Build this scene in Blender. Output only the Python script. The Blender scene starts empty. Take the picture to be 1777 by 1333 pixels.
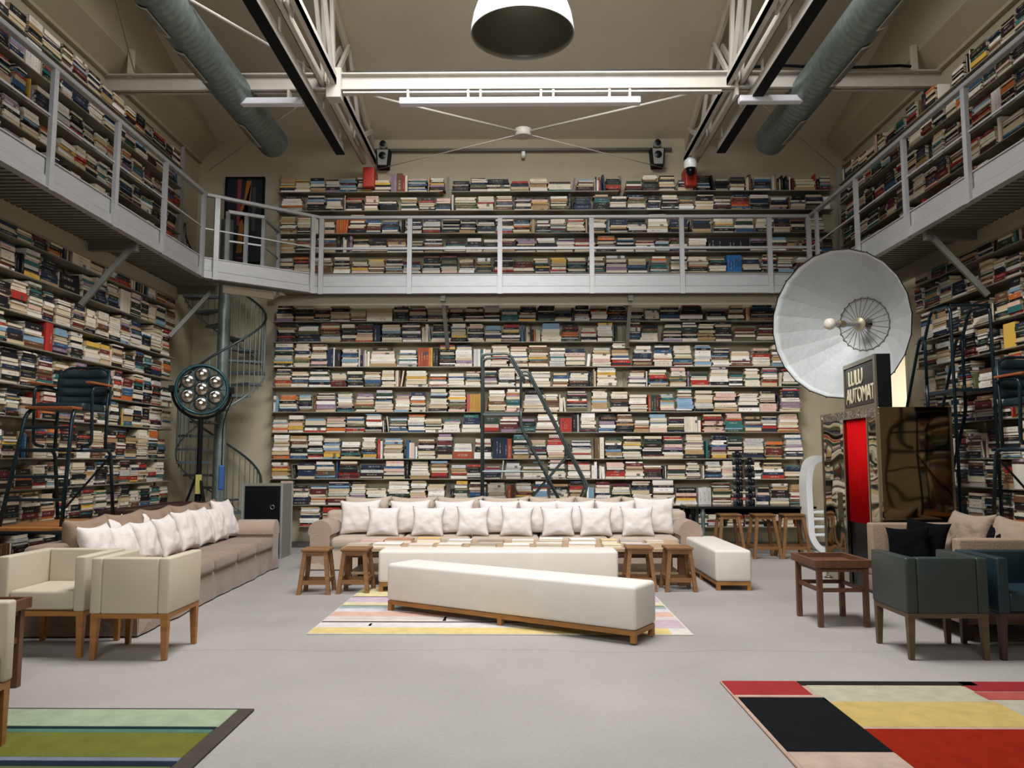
import bpy, bmesh, math, random
import numpy as np
from mathutils import Vector, Matrix, noise
PI = math.pi
sc = bpy.context.scene
C = sc.collection
R = random.Random(7)

# ------------------------------------------------------------------ camera
F, CX, CY, EYE = 1380.0, 888.5, 666.5, 1.5
PITCH = math.atan((798 - CY) / F)
YAW = math.atan(15.5 * math.cos(PITCH) / F)
cam = bpy.data.objects.new('camera', bpy.data.cameras.new('camera'))
C.objects.link(cam)
cam.location = (0, 0, EYE)
cam.rotation_euler = (PI / 2 + PITCH, 0, YAW)
cam.data.sensor_width = 36
cam.data.lens = F / 1777 * 36
cam.data.clip_end = 100
sc.camera = cam

# ------------------------------------------------------------------ colour management, world, lamps
sc.view_settings.view_transform = 'Standard'
sc.view_settings.look = 'None'
sc.view_settings.gamma = 1
sc.view_settings.use_curve_mapping = False
sc.view_settings.exposure = 0.0
sc.cycles.use_denoising = True
sc.cycles.max_bounces = 7
sc.cycles.diffuse_bounces = 5
sc.cycles.glossy_bounces = 4
sc.cycles.caustics_reflective = False
sc.cycles.caustics_refractive = False
sc.cycles.sample_clamp_indirect = 6
w = bpy.data.worlds.new('sky'); sc.world = w; w.use_nodes = True
w.node_tree.nodes['Background'].inputs[0].default_value = (0.75, 0.86, 1, 1)
w.node_tree.nodes['Background'].inputs[1].default_value = 1.2


def area(name, loc, target, sx, sy, power, col):
    l = bpy.data.lights.new(name, 'AREA'); l.shape = 'RECTANGLE'
    l.size = sx; l.size_y = sy; l.energy = power; l.color = col
    o = bpy.data.objects.new(name, l); C.objects.link(o)
    o.location = loc
    o.rotation_euler = (Vector(target) - Vector(loc)).to_track_quat('-Z', 'Y').to_euler()
    return o


SKY_P, BACK_P, DOOR_P = 790, 128, 110
sky_l = area('skylight_daylight', (0.0, 6.9, 8.6), (0, 8.6, 0.0), 4.2, 3.0, SKY_P, (1.0, 0.98, 0.985))
sky_l.data.spread = math.radians(148)
fill_l = area('front_fill_light', (-0.6, -1.7, 6.0), (-.2, 12, 1.2), 4.5, 2.2, BACK_P, (0.95, 0.98, 1.0))  # unseen fill lamp, added to brighten the camera-facing sides
fill_l.data.spread = math.radians(75)
area('doorway_daylight', (7.6, 12.6, 2.6), (5.9, 12.6, 1.4), 1.2, 2.2, DOOR_P, (0.97, 0.97, 1.0))


# ------------------------------------------------------------------ materials
def lin(h):
    h = h.lstrip('#')
    v = [int(h[i:i + 2], 16) / 255 for i in (0, 2, 4)]
    return tuple(x / 12.92 if x <= .04045 else ((x + .055) / 1.055) ** 2.4 for x in v)


MATS = {}


def mat(name, col, rough=0.6, metal=0.0, var=0.0, vscale=6.0, bump=0.0, bscale=40.0, grain=None, spec=0.5, sheen=0.0, emit=0.0):
    if name in MATS:
        return MATS[name]
    m = bpy.data.materials.new(name); m.use_nodes = True
    nt = m.node_tree; b = nt.nodes['Principled BSDF']
    c = lin(col) if isinstance(col, str) else col
    b.inputs['Base Color'].default_value = (*c, 1)
    b.inputs['Roughness'].default_value = rough
    b.inputs['Metallic'].default_value = metal
    b.inputs['Specular IOR Level'].default_value = spec
    if sheen:
        b.inputs['Sheen Weight'].default_value = sheen
    if emit:
        b.inputs['Emission Color'].default_value = (*c, 1); b.inputs['Emission Strength'].default_value = emit
    tc = nt.nodes.new('ShaderNodeTexCoord')
    if var:
        mp = nt.nodes.new('ShaderNodeMapping'); nt.links.new(tc.outputs['Object'], mp.inputs[0])
        if grain:
            mp.inputs['Scale'].default_value = grain
        n = nt.nodes.new('ShaderNodeTexNoise'); n.inputs['Scale'].default_value = vscale; n.inputs['Detail'].default_value = 5
        nt.links.new(mp.outputs[0], n.inputs[0])
        mr = nt.nodes.new('ShaderNodeMapRange'); mr.inputs[1].default_value = .3; mr.inputs[2].default_value = .7
        mr.inputs[3].default_value = 1 - var; mr.inputs[4].default_value = 1 + var
        nt.links.new(n.outputs[0], mr.inputs[0])
        mx = nt.nodes.new('ShaderNodeMix'); mx.data_type = 'RGBA'; mx.blend_type = 'MULTIPLY'; mx.inputs[0].default_value = 1
        mx.inputs[6].default_value = (*c, 1); nt.links.new(mr.outputs[0], mx.inputs[7])
        nt.links.new(mx.outputs[2], b.inputs['Base Color'])
    if bump:
        n2 = nt.nodes.new('ShaderNodeTexNoise'); n2.inputs['Scale'].default_value = bscale; n2.inputs['Detail'].default_value = 4
        nt.links.new(tc.outputs['Object'], n2.inputs[0])
        bp = nt.nodes.new('ShaderNodeBump'); bp.inputs['Strength'].default_value = bump; bp.inputs['Distance'].default_value = .02
        nt.links.new(n2.outputs[0], bp.inputs['Height']); nt.links.new(bp.outputs[0], b.inputs['Normal'])
    MATS[name] = m
    return m


wall_m = mat('wall_paint', '#aea58d', .85, var=.05, vscale=1.2, bump=.08, bscale=60)
ceil_m = mat('ceiling_plaster', '#cdc5b2', .9, var=.06, vscale=.9, bump=.1, bscale=50)
steelw = mat('white_painted_steel', '#bfbab0', .45, var=.07, vscale=5)
alum = mat('brushed_aluminium', '#a0a09f', .42, metal=.35, var=.08, vscale=4, grain=(1, 1, 20))
alum_d = mat('grey_deck_metal', '#77776f', .5, metal=.4, var=.08, vscale=6)
shelf_m = mat('grey_shelf_metal', '#837e6e', .6, metal=0, var=.05)
dark_m = mat('dark_steel', '#3d4a4b', .38, metal=.55, var=.08)
galv = mat('galvanised_steel', '#78847f', .42, metal=.6, var=.15, vscale=14)
teal_metal = mat('teal_enamel_metal', '#16454a', .35, metal=.2)
black_m = mat('black_matte', '#08090c', .6, spec=.15)
black_g = mat('black_gloss', '#07090c', .25, spec=.25)
navy_m = mat('dark_leather', '#12262c', .45, bump=.1, bscale=120)
chrome = mat('chrome', '#d8d8d8', .08, metal=1)
cream_l = mat('cream_leather', '#bdb49e', .5, var=.03, vscale=3, bump=.06, bscale=180)
cream_b = mat('cream_bench_fabric', '#d3cdc4', .75, var=.03, vscale=4, bump=.12, bscale=220)
green_l = mat('dark_green_leather', '#2b3431', .42, var=.06, vscale=3, bump=.05, bscale=180)
teal_l = mat('dark_teal_leather', '#182a31', .42, var=.06, vscale=3, bump=.05, bscale=180)
oak = mat('honey_oak', '#96652f', .5, var=.22, vscale=5, grain=(1, 1, 6))
stoolw = mat('worn_teak', '#7c5630', .55, var=.25, vscale=5, grain=(1, 1, 6))
walnut = mat('dark_walnut', '#5d3b29', .5, var=.25, vscale=5, grain=(6, 1, 1))
walnut_d = mat('very_dark_wood', '#3a2620', .4, var=.2, vscale=5, grain=(1, 6, 1))
armwood = mat('reddish_wood', '#8a4b24', .4, var=.2, vscale=6)
plank = mat('platform_wood', '#94612f', .5, var=.2, vscale=6, grain=(1, 6, 1))
taupe = mat('taupe_slipcover', '#7f6c5c', .95, var=.08, vscale=5, bump=.35, bscale=28, sheen=.2)
taupe_lt = mat('light_taupe_throw', '#9c8777', .95, var=.06, vscale=5, bump=.4, bscale=60, sheen=.2)
beige_c = mat('beige_slipcover', '#b0a08f', .95, var=.06, vscale=5, bump=.35, bscale=28, sheen=.2)
pill_w = mat('white_linen', '#d6cec8', .9, var=.03, vscale=6, bump=.3, bscale=16, sheen=.1)
pill_t = mat('brown_linen', '#85715f', .95, var=.07, vscale=6, bump=.3, bscale=16)
pill_k = mat('black_linen', '#040507', .95, spec=.1, bump=.3, bscale=16)
lampw = mat('white_lamp_enamel', '#e0e0e4', .3)
white_p = mat('white_lacquer', '#eef0ee', .3)
red_v = mat('red_curtain_fabric', '#a80206', .9, spec=.1, var=.1, vscale=3)
red_p = mat('red_paint', '#b02a12', .5, var=.1)
glassk = mat('reflector_bulb', '#c9c2b6', .14, metal=1)
silver = mat('silver_umbrella_fabric', '#b4b7b5', .6, metal=.3, var=.05, vscale=3, bump=.35, bscale=14)


def floor_mat():
    m = bpy.data.materials.new('concrete_floor'); m.use_nodes = True
    nt = m.node_tree; b = nt.nodes['Principled BSDF']; L = nt.links
    tc = nt.nodes.new('ShaderNodeTexCoord')

    def ns(scale, det=6, rough=.55):
        n = nt.nodes.new('ShaderNodeTexNoise'); n.inputs['Scale'].default_value = scale
        n.inputs['Detail'].default_value = det; n.inputs['Roughness'].default_value = rough
        L.new(tc.outputs['Object'], n.inputs[0]); return n
    a, f = ns(.55), ns(38, 8, .7)
    cr = nt.nodes.new('ShaderNodeValToRGB'); L.new(a.outputs[0], cr.inputs[0])
    cr.color_ramp.elements[0].position = .3; cr.color_ramp.elements[0].color = (*lin('#8f8b86'), 1)
    cr.color_ramp.elements[1].position = .72; cr.color_ramp.elements[1].color = (*lin('#a39e9a'), 1)
    mr = nt.nodes.new('ShaderNodeMapRange'); L.new(f.outputs[0], mr.inputs[0])
    mr.inputs[1].default_value = .25; mr.inputs[2].default_value = .75; mr.inputs[3].default_value = .87; mr.inputs[4].default_value = 1.08
    # long hairline cracks: distorted wave lines
    sep = nt.nodes.new('ShaderNodeSeparateXYZ'); L.new(tc.outputs['Object'], sep.inputs[0])
    w1 = ns(.9, 6)

    def crack(out, y0, amp, width):
        s = nt.nodes.new('ShaderNodeMath'); s.operation = 'MULTIPLY_ADD'
        L.new(w1.outputs[0], s.inputs[0]); s.inputs[1].default_value = amp; L.new(out, s.inputs[2])
        d = nt.nodes.new('ShaderNodeMath'); d.operation = 'SUBTRACT'; L.new(s.outputs[0], d.inputs[0]); d.inputs[1].default_value = y0
        ab = nt.nodes.new('ShaderNodeMath'); ab.operation = 'ABSOLUTE'; L.new(d.outputs[0], ab.inputs[0])
        r = nt.nodes.new('ShaderNodeMapRange'); L.new(ab.outputs[0], r.inputs[0])
        r.inputs[1].default_value = 0; r.inputs[2].default_value = width; r.inputs[3].default_value = .8; r.inputs[4].default_value = 1
        return r.outputs[0]
    k1 = crack(sep.outputs['Y'], 6.62, .35, .02)
    k2 = crack(sep.outputs['X'], -4.6, .3, .012)
    spots = ns(3.3, 2); sr = nt.nodes.new('ShaderNodeMapRange'); L.new(spots.outputs[0], sr.inputs[0])
    sr.inputs[1].default_value = .78; sr.inputs[2].default_value = .8; sr.inputs[3].default_value = 1; sr.inputs[4].default_value = .85
    cur = mr.outputs[0]
    for o in (k1, k2, sr.outputs[0]):
        q = nt.nodes.new('ShaderNodeMath'); q.operation = 'MULTIPLY'; L.new(cur, q.inputs[0]); L.new(o, q.inputs[1]); cur = q.outputs[0]
    mx = nt.nodes.new('ShaderNodeMix'); mx.data_type = 'RGBA'; mx.blend_type = 'MULTIPLY'; mx.inputs[0].default_value = 1
    L.new(cr.outputs[0], mx.inputs[6]); L.new(cur, mx.inputs[7]); L.new(mx.outputs[2], b.inputs['Base Color'])
    b.inputs['Roughness'].default_value = .6
    bp = nt.nodes.new('ShaderNodeBump'); bp.inputs['Strength'].default_value = .15; bp.inputs['Distance'].default_value = .01
    L.new(f.outputs[0], bp.inputs['Height']); L.new(bp.outputs[0], b.inputs['Normal'])
    return m


def mirror_mat(name, col, dist, scale, rough=.04, strength=1.0):
    m = bpy.data.materials.new(name); m.use_nodes = True
    nt = m.node_tree; b = nt.nodes['Principled BSDF']
    b.inputs['Base Color'].default_value = (*lin(col), 1); b.inputs['Metallic'].default_value = 1; b.inputs['Roughness'].default_value = rough
    tc = nt.nodes.new('ShaderNodeTexCoord'); n = nt.nodes.new('ShaderNodeTexNoise')
    n.inputs['Scale'].default_value = scale; n.inputs['Detail'].default_value = 1
    nt.links.new(tc.outputs['Object'], n.inputs[0])
    bp = nt.nodes.new('ShaderNodeBump'); bp.inputs['Strength'].default_value = strength; bp.inputs['Distance'].default_value = dist
    nt.links.new(n.outputs[0], bp.inputs['Height']); nt.links.new(bp.outputs[0], b.inputs['Normal'])
    return m


# ------------------------------------------------------------------ mesh helpers
class MB:
    def __init__(s):
        s.bm = bmesh.new()

    def box(s, x0, x1, y0, y1, z0, z1, mtx=None):
        co = [(x, y, z) for z in (z0, z1) for y in (y0, y1) for x in (x0, x1)]
        v = [s.bm.verts.new(mtx @ Vector(c) if mtx else c) for c in co]
        for f in ((0, 2, 3, 1), (4, 5, 7, 6), (0, 1, 5, 4), (2, 6, 7, 3), (0, 4, 6, 2), (1, 3, 7, 5)):
            s.bm.faces.new([v[i] for i in f])
        return s

    def bar(s, p0, p1, w, h=None, up=(0, 0, 1)):
        h = h or w
        p0, p1 = Vector(p0), Vector(p1); d = p1 - p0; L = d.length; d.normalize()
        u = Vector(up)
        if abs(d.dot(u)) > .98: u = Vector((0, 1, 0))
        sx = d.cross(u).normalized(); uz = sx.cross(d)
        m = Matrix((sx, d, uz)).transposed().to_4x4(); m.translation = p0
        return s.box(-w / 2, w / 2, 0, L, -h / 2, h / 2, m)

    def taper(s, p0, p1, w0, w1):
        p0, p1 = Vector(p0), Vector(p1)
        vs = []
        for p, ww in ((p0, w0), (p1, w1)):
            for dx, dy in ((-1, -1), (1, -1), (1, 1), (-1, 1)):
                vs.append(s.bm.verts.new(p + Vector((dx * ww / 2, dy * ww / 2, 0))))
        s.bm.faces.new(vs[0:4][::-1]); s.bm.faces.new(vs[4:8])
        for i in range(4):
            j = (i + 1) % 4; s.bm.faces.new([vs[i], vs[j], vs[4 + j], vs[4 + i]])
        return s

    def tube(s, pts, r, seg=10, closed=False):
        pts = [Vector(p) for p in pts]; n = len(pts); rings = []; prev = None
        for i, p in enumerate(pts):
            if closed: t = pts[(i + 1) % n] - pts[i - 1]
            else: t = pts[min(i + 1, n - 1)] - pts[max(i - 1, 0)]
            t.normalize()
            if prev is None:
                a = Vector((0, 0, 1)) if abs(t.z) < .9 else Vector((1, 0, 0)); u = t.cross(a).normalized()
            else:
                u = (prev - t * prev.dot(t)).normalized()
            prev = u; v = t.cross(u)
            rr = r[i] if isinstance(r, (list, tuple)) else r
            rings.append([s.bm.verts.new(p + u * math.cos(2 * PI * k / seg) * rr + v * math.sin(2 * PI * k / seg) * rr) for k in range(seg)])
        for i in range(n if closed else n - 1):
            a, b = rings[i], rings[(i + 1) % n]
            for k in range(seg):
                s.bm.faces.new([a[k], a[(k + 1) % seg], b[(k + 1) % seg], b[k]])
        if not closed:
            s.bm.faces.new(rings[0][::-1]); s.bm.faces.new(rings[-1])
        return s

    def lathe(s, prof, center=(0, 0, 0), seg=32, mtx=None):
        c = Vector(center); rings = []
        for (r, z) in prof:
            ring = []
            for k in range(seg):
                p = Vector((r * math.cos(2 * PI * k / seg), r * math.sin(2 * PI * k / seg), z))
                if mtx: p = mtx @ p
                ring.append(s.bm.verts.new(p + c))
            rings.append(ring)
        for a, b in zip(rings, rings[1:]):
            for k in range(seg):
                s.bm.faces.new([a[k], a[(k + 1) % seg], b[(k + 1) % seg], b[k]])
        s.bm.faces.new(rings[0][::-1]); s.bm.faces.new(rings[-1])
        return s

    def grid(s, fn, nu, nv, wrap=False):
        g = [[s.bm.verts.new(fn(i / nu, j / nv)) for j in range(nv + 1)] for i in range(nu + 1)]
        for i in range(nu):
            for j in range(nv):
                s.bm.faces.new([g[i][j], g[i + 1][j], g[i + 1][j + 1], g[i][j + 1]])
        return s

    def bev(s, w, seg=2):
        bmesh.ops.bevel(s.bm, geom=list(s.bm.edges), offset=w, segments=seg, affect='EDGES', profile=.5)
        return s

    def build(s, name, m, parent=None, smooth=False, loc=None):
        bmesh.ops.recalc_face_normals(s.bm, faces=s.bm.faces)
        me = bpy.data.meshes.new(name); s.bm.to_mesh(me); s.bm.free()
        for mm in (m if isinstance(m, (list, tuple)) else [m]):
            me.materials.append(mm)
        if smooth:
            me.polygons.foreach_set('use_smooth', [True] * len(me.polygons))
            me.update()
            if smooth == 'auto':
                me.set_sharp_from_angle(angle=math.radians(35))
        o = bpy.data.objects.new(name, me); C.objects.link(o)
        if loc: o.location = loc
        if parent: o.parent = parent
        return o


def tag(o, label=None, cat=None, group=None, kind=None):
    if label: o['label'] = label
    if cat: o['category'] = cat
    if group: o['group'] = group
    if kind: o['kind'] = kind
    return o


def thing(name, label, cat, loc=(0, 0, 0), rz=0, group=None):
    o = bpy.data.objects.new(name, None); C.objects.link(o)
    o.empty_display_size = .1
    o.location = loc; o.rotation_euler = (0, 0, rz)
    return tag(o, label, cat, group)


def dup(root, loc, rz, label, group=None, scale=None):
    r = root.copy(); C.objects.link(r); r.location = loc; r.rotation_euler = (0, 0, rz); r['label'] = label
    if group: r['group'] = group
    if scale: r.scale = scale
    for ch in list(root.children):
        c = ch.copy(); C.objects.link(c); c.parent = r
        for g in ch.children:
            d = g.copy(); C.objects.link(d); d.parent = c
    return r


def S(name, mb, m, smooth=False):
    return tag(mb.build(name, m, smooth=smooth), kind='structure')


def rbox(x0, x1, y0, y1, z0, z1, b=.03, seg=3):
    m = MB().box(x0, x1, y0, y1, z0, z1)
    return m.bev(b, seg)


# ------------------------------------------------------------------ room shell
BX, BY, FR = 5.8, 13.85, -2.2           # side walls, back wall, wall behind the camera
RID = 5.0


def roof(y): return 7.25 + .275 * (BY - y) if y > RID else 7.25 + .275 * (BY - RID) - .275 * (RID - y)


S('floor', MB().box(-BX - .3, BX + 2.8, FR - .3, BY + .3, -.12, 0), floor_mat())
S('wall_back', MB().box(-BX - .3, BX + 2.8, BY, BY + .25, 0, 7.6), wall_m)
S('wall_front', MB().box(-BX - .3, BX + .3, FR - .25, FR, 0, 10), wall_m)


def sidewall(sgn, name):
    m = MB()
    xi, xo = sgn * BX, sgn * (BX + .25)
    a, b = min(xi, xo), max(xi, xo)
    if sgn < 0:
        m.box(a, b, FR, BY, 0, 6.83)
    else:
        m.box(a, b, FR, 11.9, 0, 6.83); m.box(a, b, 13.2, BY, 0, 6.83); m.box(a, b, 11.9, 13.2, 3.27, 6.83)
    # splayed cornice and upper wall
    bm = m.bm
    p = [(sgn * 5.74, 6.83), (sgn * 5.74, 6.88), (sgn * 5.5, 7.13), (sgn * 5.5, 10.2), (sgn * 6.05, 10.2), (sgn * 6.05, 6.83)]
    for (y0, y1) in ((FR, BY),):
        r0 = [bm.verts.new((x, y0, z)) for x, z in p]; r1 = [bm.verts.new((x, y1, z)) for x, z in p]
        for i in range(6):
            j = (i + 1) % 6; bm.faces.new([r0[i], r0[j], r1[j], r1[i]])
        bm.faces.new(r0); bm.faces.new(r1[::-1])
    S(name, m, wall_m)


sidewall(-1, 'wall_left'); sidewall(1, 'wall_right')
m = MB()
# pitched roof with a skylight opening near the ridge
def roofq(x0, x1, y0, y1):
    t = .2
    v = [(x0, y0, roof(y0)), (x1, y0, roof(y0)), (x1, y1, roof(y1)), (x0, y1, roof(y1))]
    bm = m.bm
    lo = [bm.verts.new(p) for p in v]; hi = [bm.verts.new((p[0], p[1], p[2] + t)) for p in v]
    bm.faces.new(lo); bm.faces.new(hi[::-1])
    for i in range(4):
        j = (i + 1) % 4; bm.faces.new([lo[i], hi[i], hi[j], lo[j]])
E_ = 6.05
roofq(-E_, E_, 8.6, BY + .1)
for (_a, _b) in ((5.0, 8.6),):
    roofq(-E_, -2.3, _a, _b); roofq(2.3, E_, _a, _b)
roofq(-E_, E_, FR - .1, 5.0)
S('ceiling', m, ceil_m)
gl = mat('skylight_glass', '#ffffff', .1)
gl.node_tree.nodes['Principled BSDF'].inputs['Transmission Weight'].default_value = 1
m = MB()
bm = m.bm
for (y0, y1) in ((5.0, 6.8), (6.8, 8.6)):
    for k in range(4):
        m.bar((-2.3 + 4.6 * k / 3, y0, roof(y0)), (-2.3 + 4.6 * k / 3, y1, roof(y1)), .06)
for y in (5.0, 6.8, 8.6):
    m.bar((-2.3, y, roof(y)), (2.3, y, roof(y)), .06)
S('window_1', m, steelw)
m = MB()
for z in (4.75, 5.95, 7.15): m.box(-2.95, 1.75, FR, FR + .08, z, z + .06)
for k in range(5): m.box(-2.95 + k * 1.16, -2.89 + k * 1.16, FR, FR + .08, 4.75, 7.2)
S('added_window_frame', m, steelw)  # made-up window frame, added behind the unseen fill lamp
# doorway vestibule to the right of the shelves
S('wall_vestibule', MB().box(5.8 + .25, 8.6, 11.3, 11.5, 0, 3.5).box(8.5, 8.7, 11.3, BY, 0, 3.5).box(6.05, 8.6, 11.3, BY, 3.5, 3.6), mat('vestibule_white', '#efe9df', .8))
S('trim_1', MB().box(5.76, 5.82, 11.84, 11.9, 0, 3.3).box(5.76, 5.82, 11.84, 13.26, 3.27, 3.34), wall_m)
S('trim_2', MB().tube([(-2.7, 13.79, 7.03), (2.7, 13.79, 7.03)], .03), mat('grey_conduit', '#6d6c60', .6), smooth=True)
S('trim_3', MB().box(-4.05, 5.4, 13.8, 13.85, 0, .1), mat('dark_skirting', '#4a463e', .7))

# ------------------------------------------------------------------ roof steelwork
TX = (-2.66, 2.97)
for i, tx in enumerate(TX):
    side = 'left' if i == 0 else 'right'
    t = thing('roof_truss', f'white steel roof truss running towards the back wall on the {side}', 'truss', (tx, BY, 6.66), group='white roof trusses')
    inv = Vector((tx, BY, 6.66))
    def P(y, z, dx=0): return (dx, y - BY, z - 6.66)
    m = MB()
    for dx in (-.085, .085):
        m.box(dx - .035, dx + .035, FR - BY + .3, -.35, 0, .09)
        m.box(dx - .035 if dx < 0 else dx + .025, dx - .025 if dx < 0 else dx + .035, FR - BY + .3, -.35, .0, .16)
    m.build('bottom_chord', steelw, t)
    m = MB()
    for (y0, y1) in ((FR + .3, RID), (RID, BY)):
        m.bar(P(y0, roof(y0) - .11), P(y1, roof(y1) - .11), .05, .2)
    m.build('top_chord', ceil_m, t)
    tops = [13.4 - 1.9 * k for k in range(8)]; bots = [12.45 - 1.9 * k for k in range(8)]
    segs = []
    for k in range(7):
        segs += [(tops[k], bots[k]), (tops[k + 1], bots[k])]
    for (yt, yb) in segs:
        m = MB()
        for dx in (-.06, .06):
            m.bar(P(yt, roof(yt) - .15, dx), P(yb, 6.72, dx), .045, .07)
        m.build('web_member', steelw, t)
    m = MB()
    for dx in (-.06, .06): m.bar(P(10.35, roof(10.35) - .15, dx), P(10.6, 6.72, dx), .05, .08)
    m.build('web_member', steelw, t)
    for yb in bots[:3]:
        MB().box(-.012, .012, yb - BY - .17, yb - BY + .17, -.02, .3).build('gusset_plate', steelw, t)
    MB().box(-.1, .1, -.4, -.02, -.42, -.06).bev(.02, 2).build('end_shoe', red_p, t)['label'] = 'red painted end shoe'
    s = -1 if i == 0 else 1
    # long luminaire hung outside the chord
    l = thing('linear_light', f'long white linear light with black underside along the {side} truss', 'light', (tx + s * .26, 7.5, 6.42), group='linear lights along the trusses')
    MB().box(-.07, .07, -7.5, 4.85, .02, .15).build('housing', steelw, l)
    MB().box(-.072, .072, -7.5, 4.95, 0, .02).build('louvre', black_m, l)
    for k in range(9):
        MB().box(-s * .09 - .012, -s * .09 + .012, 4.5 - k * 1.05, 4.55 - k * 1.05, .1, .26).build('hook', steelw, l)

t = thing('cross_beam', 'white steel beam spanning the hall between both side walls', 'beam', (0, 10.6, 6.6))
m = MB()
m.box(-BX, BX, -.075, .075, 0, .02).box(-BX, BX, -.075, .075, .22, .24).box(-BX, BX, -.01, .01, .0, .24)
m.build('girder', steelw, t)
MB().box(TX[0] + .2, TX[1] - .2, -.05, .05, -.045, -.02).build('track', steelw, t)
for x in (-5.45, 5.45):
    MB().bar((x, 0, .2), (x, 0, .62), .07).build('hanger_post', ceil_m, t)
for x in TX:
    MB().box(x - .02, x + .18 if x < 0 else x + .02, -.1, .1, -.12, .3).build('gusset_plate', steelw, t)
for (a, b, z, lab, hs) in ((-1.66, 1.64, 6.35, 'long white linear light hung under the middle of the cross beam', (-1.55, -.72, -.55, .28, .45, 1.22, 1.5)),
                      (-4.04, -2.99, 6.36, 'white linear light under the cross beam beside the left duct', (-3.9, -3.2)),
                      (2.99, 4.1, 6.36, 'white linear light under the cross beam beside the right duct', (3.2, 3.95))):
    l = thing('linear_light', lab, 'light', ((a + b) / 2, 10.5, z), group='linear lights under the cross beam')
    cx = (a + b) / 2
    MB().box(a - cx, b - cx, -.06, .06, 0, .09).bev(.008, 1).build('housing', lampw, l)
    for h in hs:
        MB().box(h - cx - .015, h - cx + .015, -.01, .11, .09, .22).build('hook', steelw, l)
hub = thing('brace_hub', 'round white hub where four brace rods cross under the roof', 'hub', (.04, 12.23, 6.62))
MB().lathe([(.13, 0), (.14, .02), (.14, .1), (.13, .12)]).build('drum', steelw, hub, smooth='auto')
rods = [((-2.6, 10.62, 6.68), (-.06, 12.15, 6.68), 'front left'), ((2.9, 10.62, 6.68), (.15, 12.15, 6.68), 'front right'),
        ((-2.6, 13.8, 6.68), (-.06, 12.3, 6.68), 'rear left'), ((2.6, 13.8, 6.68), (.15, 12.3, 6.68), 'rear right')]
for a, b, n in rods:
    tag(MB().tube([a, b], .02 if 'front' in n else .008, 8).build('brace_rod', steelw, smooth=True), f'{n} brace rod running out from the round white hub', 'rod', 'roof brace rods')
for a, b, n in (((-2.75, 10.2, 6.68), (-5.6, 5.3, 6.68), 'white brace rod crossing the left bay in front of the duct'),
                ((-2.75, 10.65, 6.68), (-5.6, 13.8, 6.68), 'thin brace rod crossing behind the end of the left duct'),
                ((3.05, 10.65, 6.68), (5.6, 13.8, 6.68), 'thin brace rod crossing behind the end of the right duct')):
    tag(MB().tube([a, b], .02 if 'white' in n else .007, 8).build('brace_rod', steelw, smooth=True), n, 'rod', 'roof brace rods')
tag(MB().tube([(-5.15, 8.3, roof(8.3)), (-5.35, 10.5, 6.85)], .008, 6).build('hanging_cable', mat('cable_brown', '#7a6f58', .7)), 'thin cable hanging from the ceiling beside the left duct', 'cable')
tag(MB().tube([(-2.4, 10.55, 6.87), (-2.2, 10.53, 6.85), (-1.2, 10.53, 6.85), (-.4, 10.53, 6.865), (.8, 10.53, 6.855), (1.9, 10.53, 6.865), (2.8, 10.53, 6.85)], .008, 6).build('power_cable', mat('cable_grey', '#3b3a35', .7)), 'thin grey cable clipped along the middle of the cross beam', 'cable')
tag(MB().tube([(3.1, 10.5, 6.87), (3.6, 10.48, 6.88), (4.0, 10.48, 6.86), (4.25, 10.48, 6.84), (4.6, 10.48, 6.85), (5.2, 10.48, 6.87), (5.35, 10.5, 6.87)], .02, 6).build('power_cable', black_m), 'thick black cable lying on the right end of the cross beam', 'cable')

# ducts
for s, side in ((-1, 'left'), (1, 'right')):
    t = thing('spiral_duct', f'round spiral air duct under the {side} side of the ceiling', 'duct', (s * 3.97, 12.3, 6.56), group='spiral ducts')
    m = MB(); pts = []; rr = []
    n = 340
    for i in range(n + 1):
        pts.append((0, -i * 13.0 / n, 0)); rr.append(.232 + (.009 if i % 3 else 0))
    m.tube(pts, rr, 36).build('duct_tube', galv, t, smooth=True)
    m = MB(); m.lathe([(.001, .05), (.12, .045), (.2, .025), (.238, 0), (.238, -.03)], seg=36, mtx=Matrix.Rotation(-PI / 2, 4, 'X')); m.build('end_cap', galv, t, smooth=True)
    gm = mat('vent_grille', '#77796c', .6); fm = mat('vent_frame', '#cdc9b8', .6)
    for (y0, y1) in ((-1.25, -.45), (-3.3, -2.55), (-4.25, -3.65)) if s < 0 else ((-1.3, -.45), (-3.35, -2.35), (-4.6, -3.7)):
        # grille on the lower inner flank
        def arc(u, v, r):
            a = math.radians(-48 - 34 * u if s > 0 else -132 + 34 * u)
            return Vector((r * math.cos(a), y0 + (y1 - y0) * v, r * math.sin(a)))
        f = MB().grid(lambda u, v: arc(u, v, .252), 6, 1).build('vent', fm, t)
        m = MB()
        for k in range(5):
            a0 = .1 + k * .165  # bars of the grille
            m.grid(lambda u, v: arc(a0 + u * .13, .06 + v * .88, .256), 2, 1)
        m.build('grille', gm, f)

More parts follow.
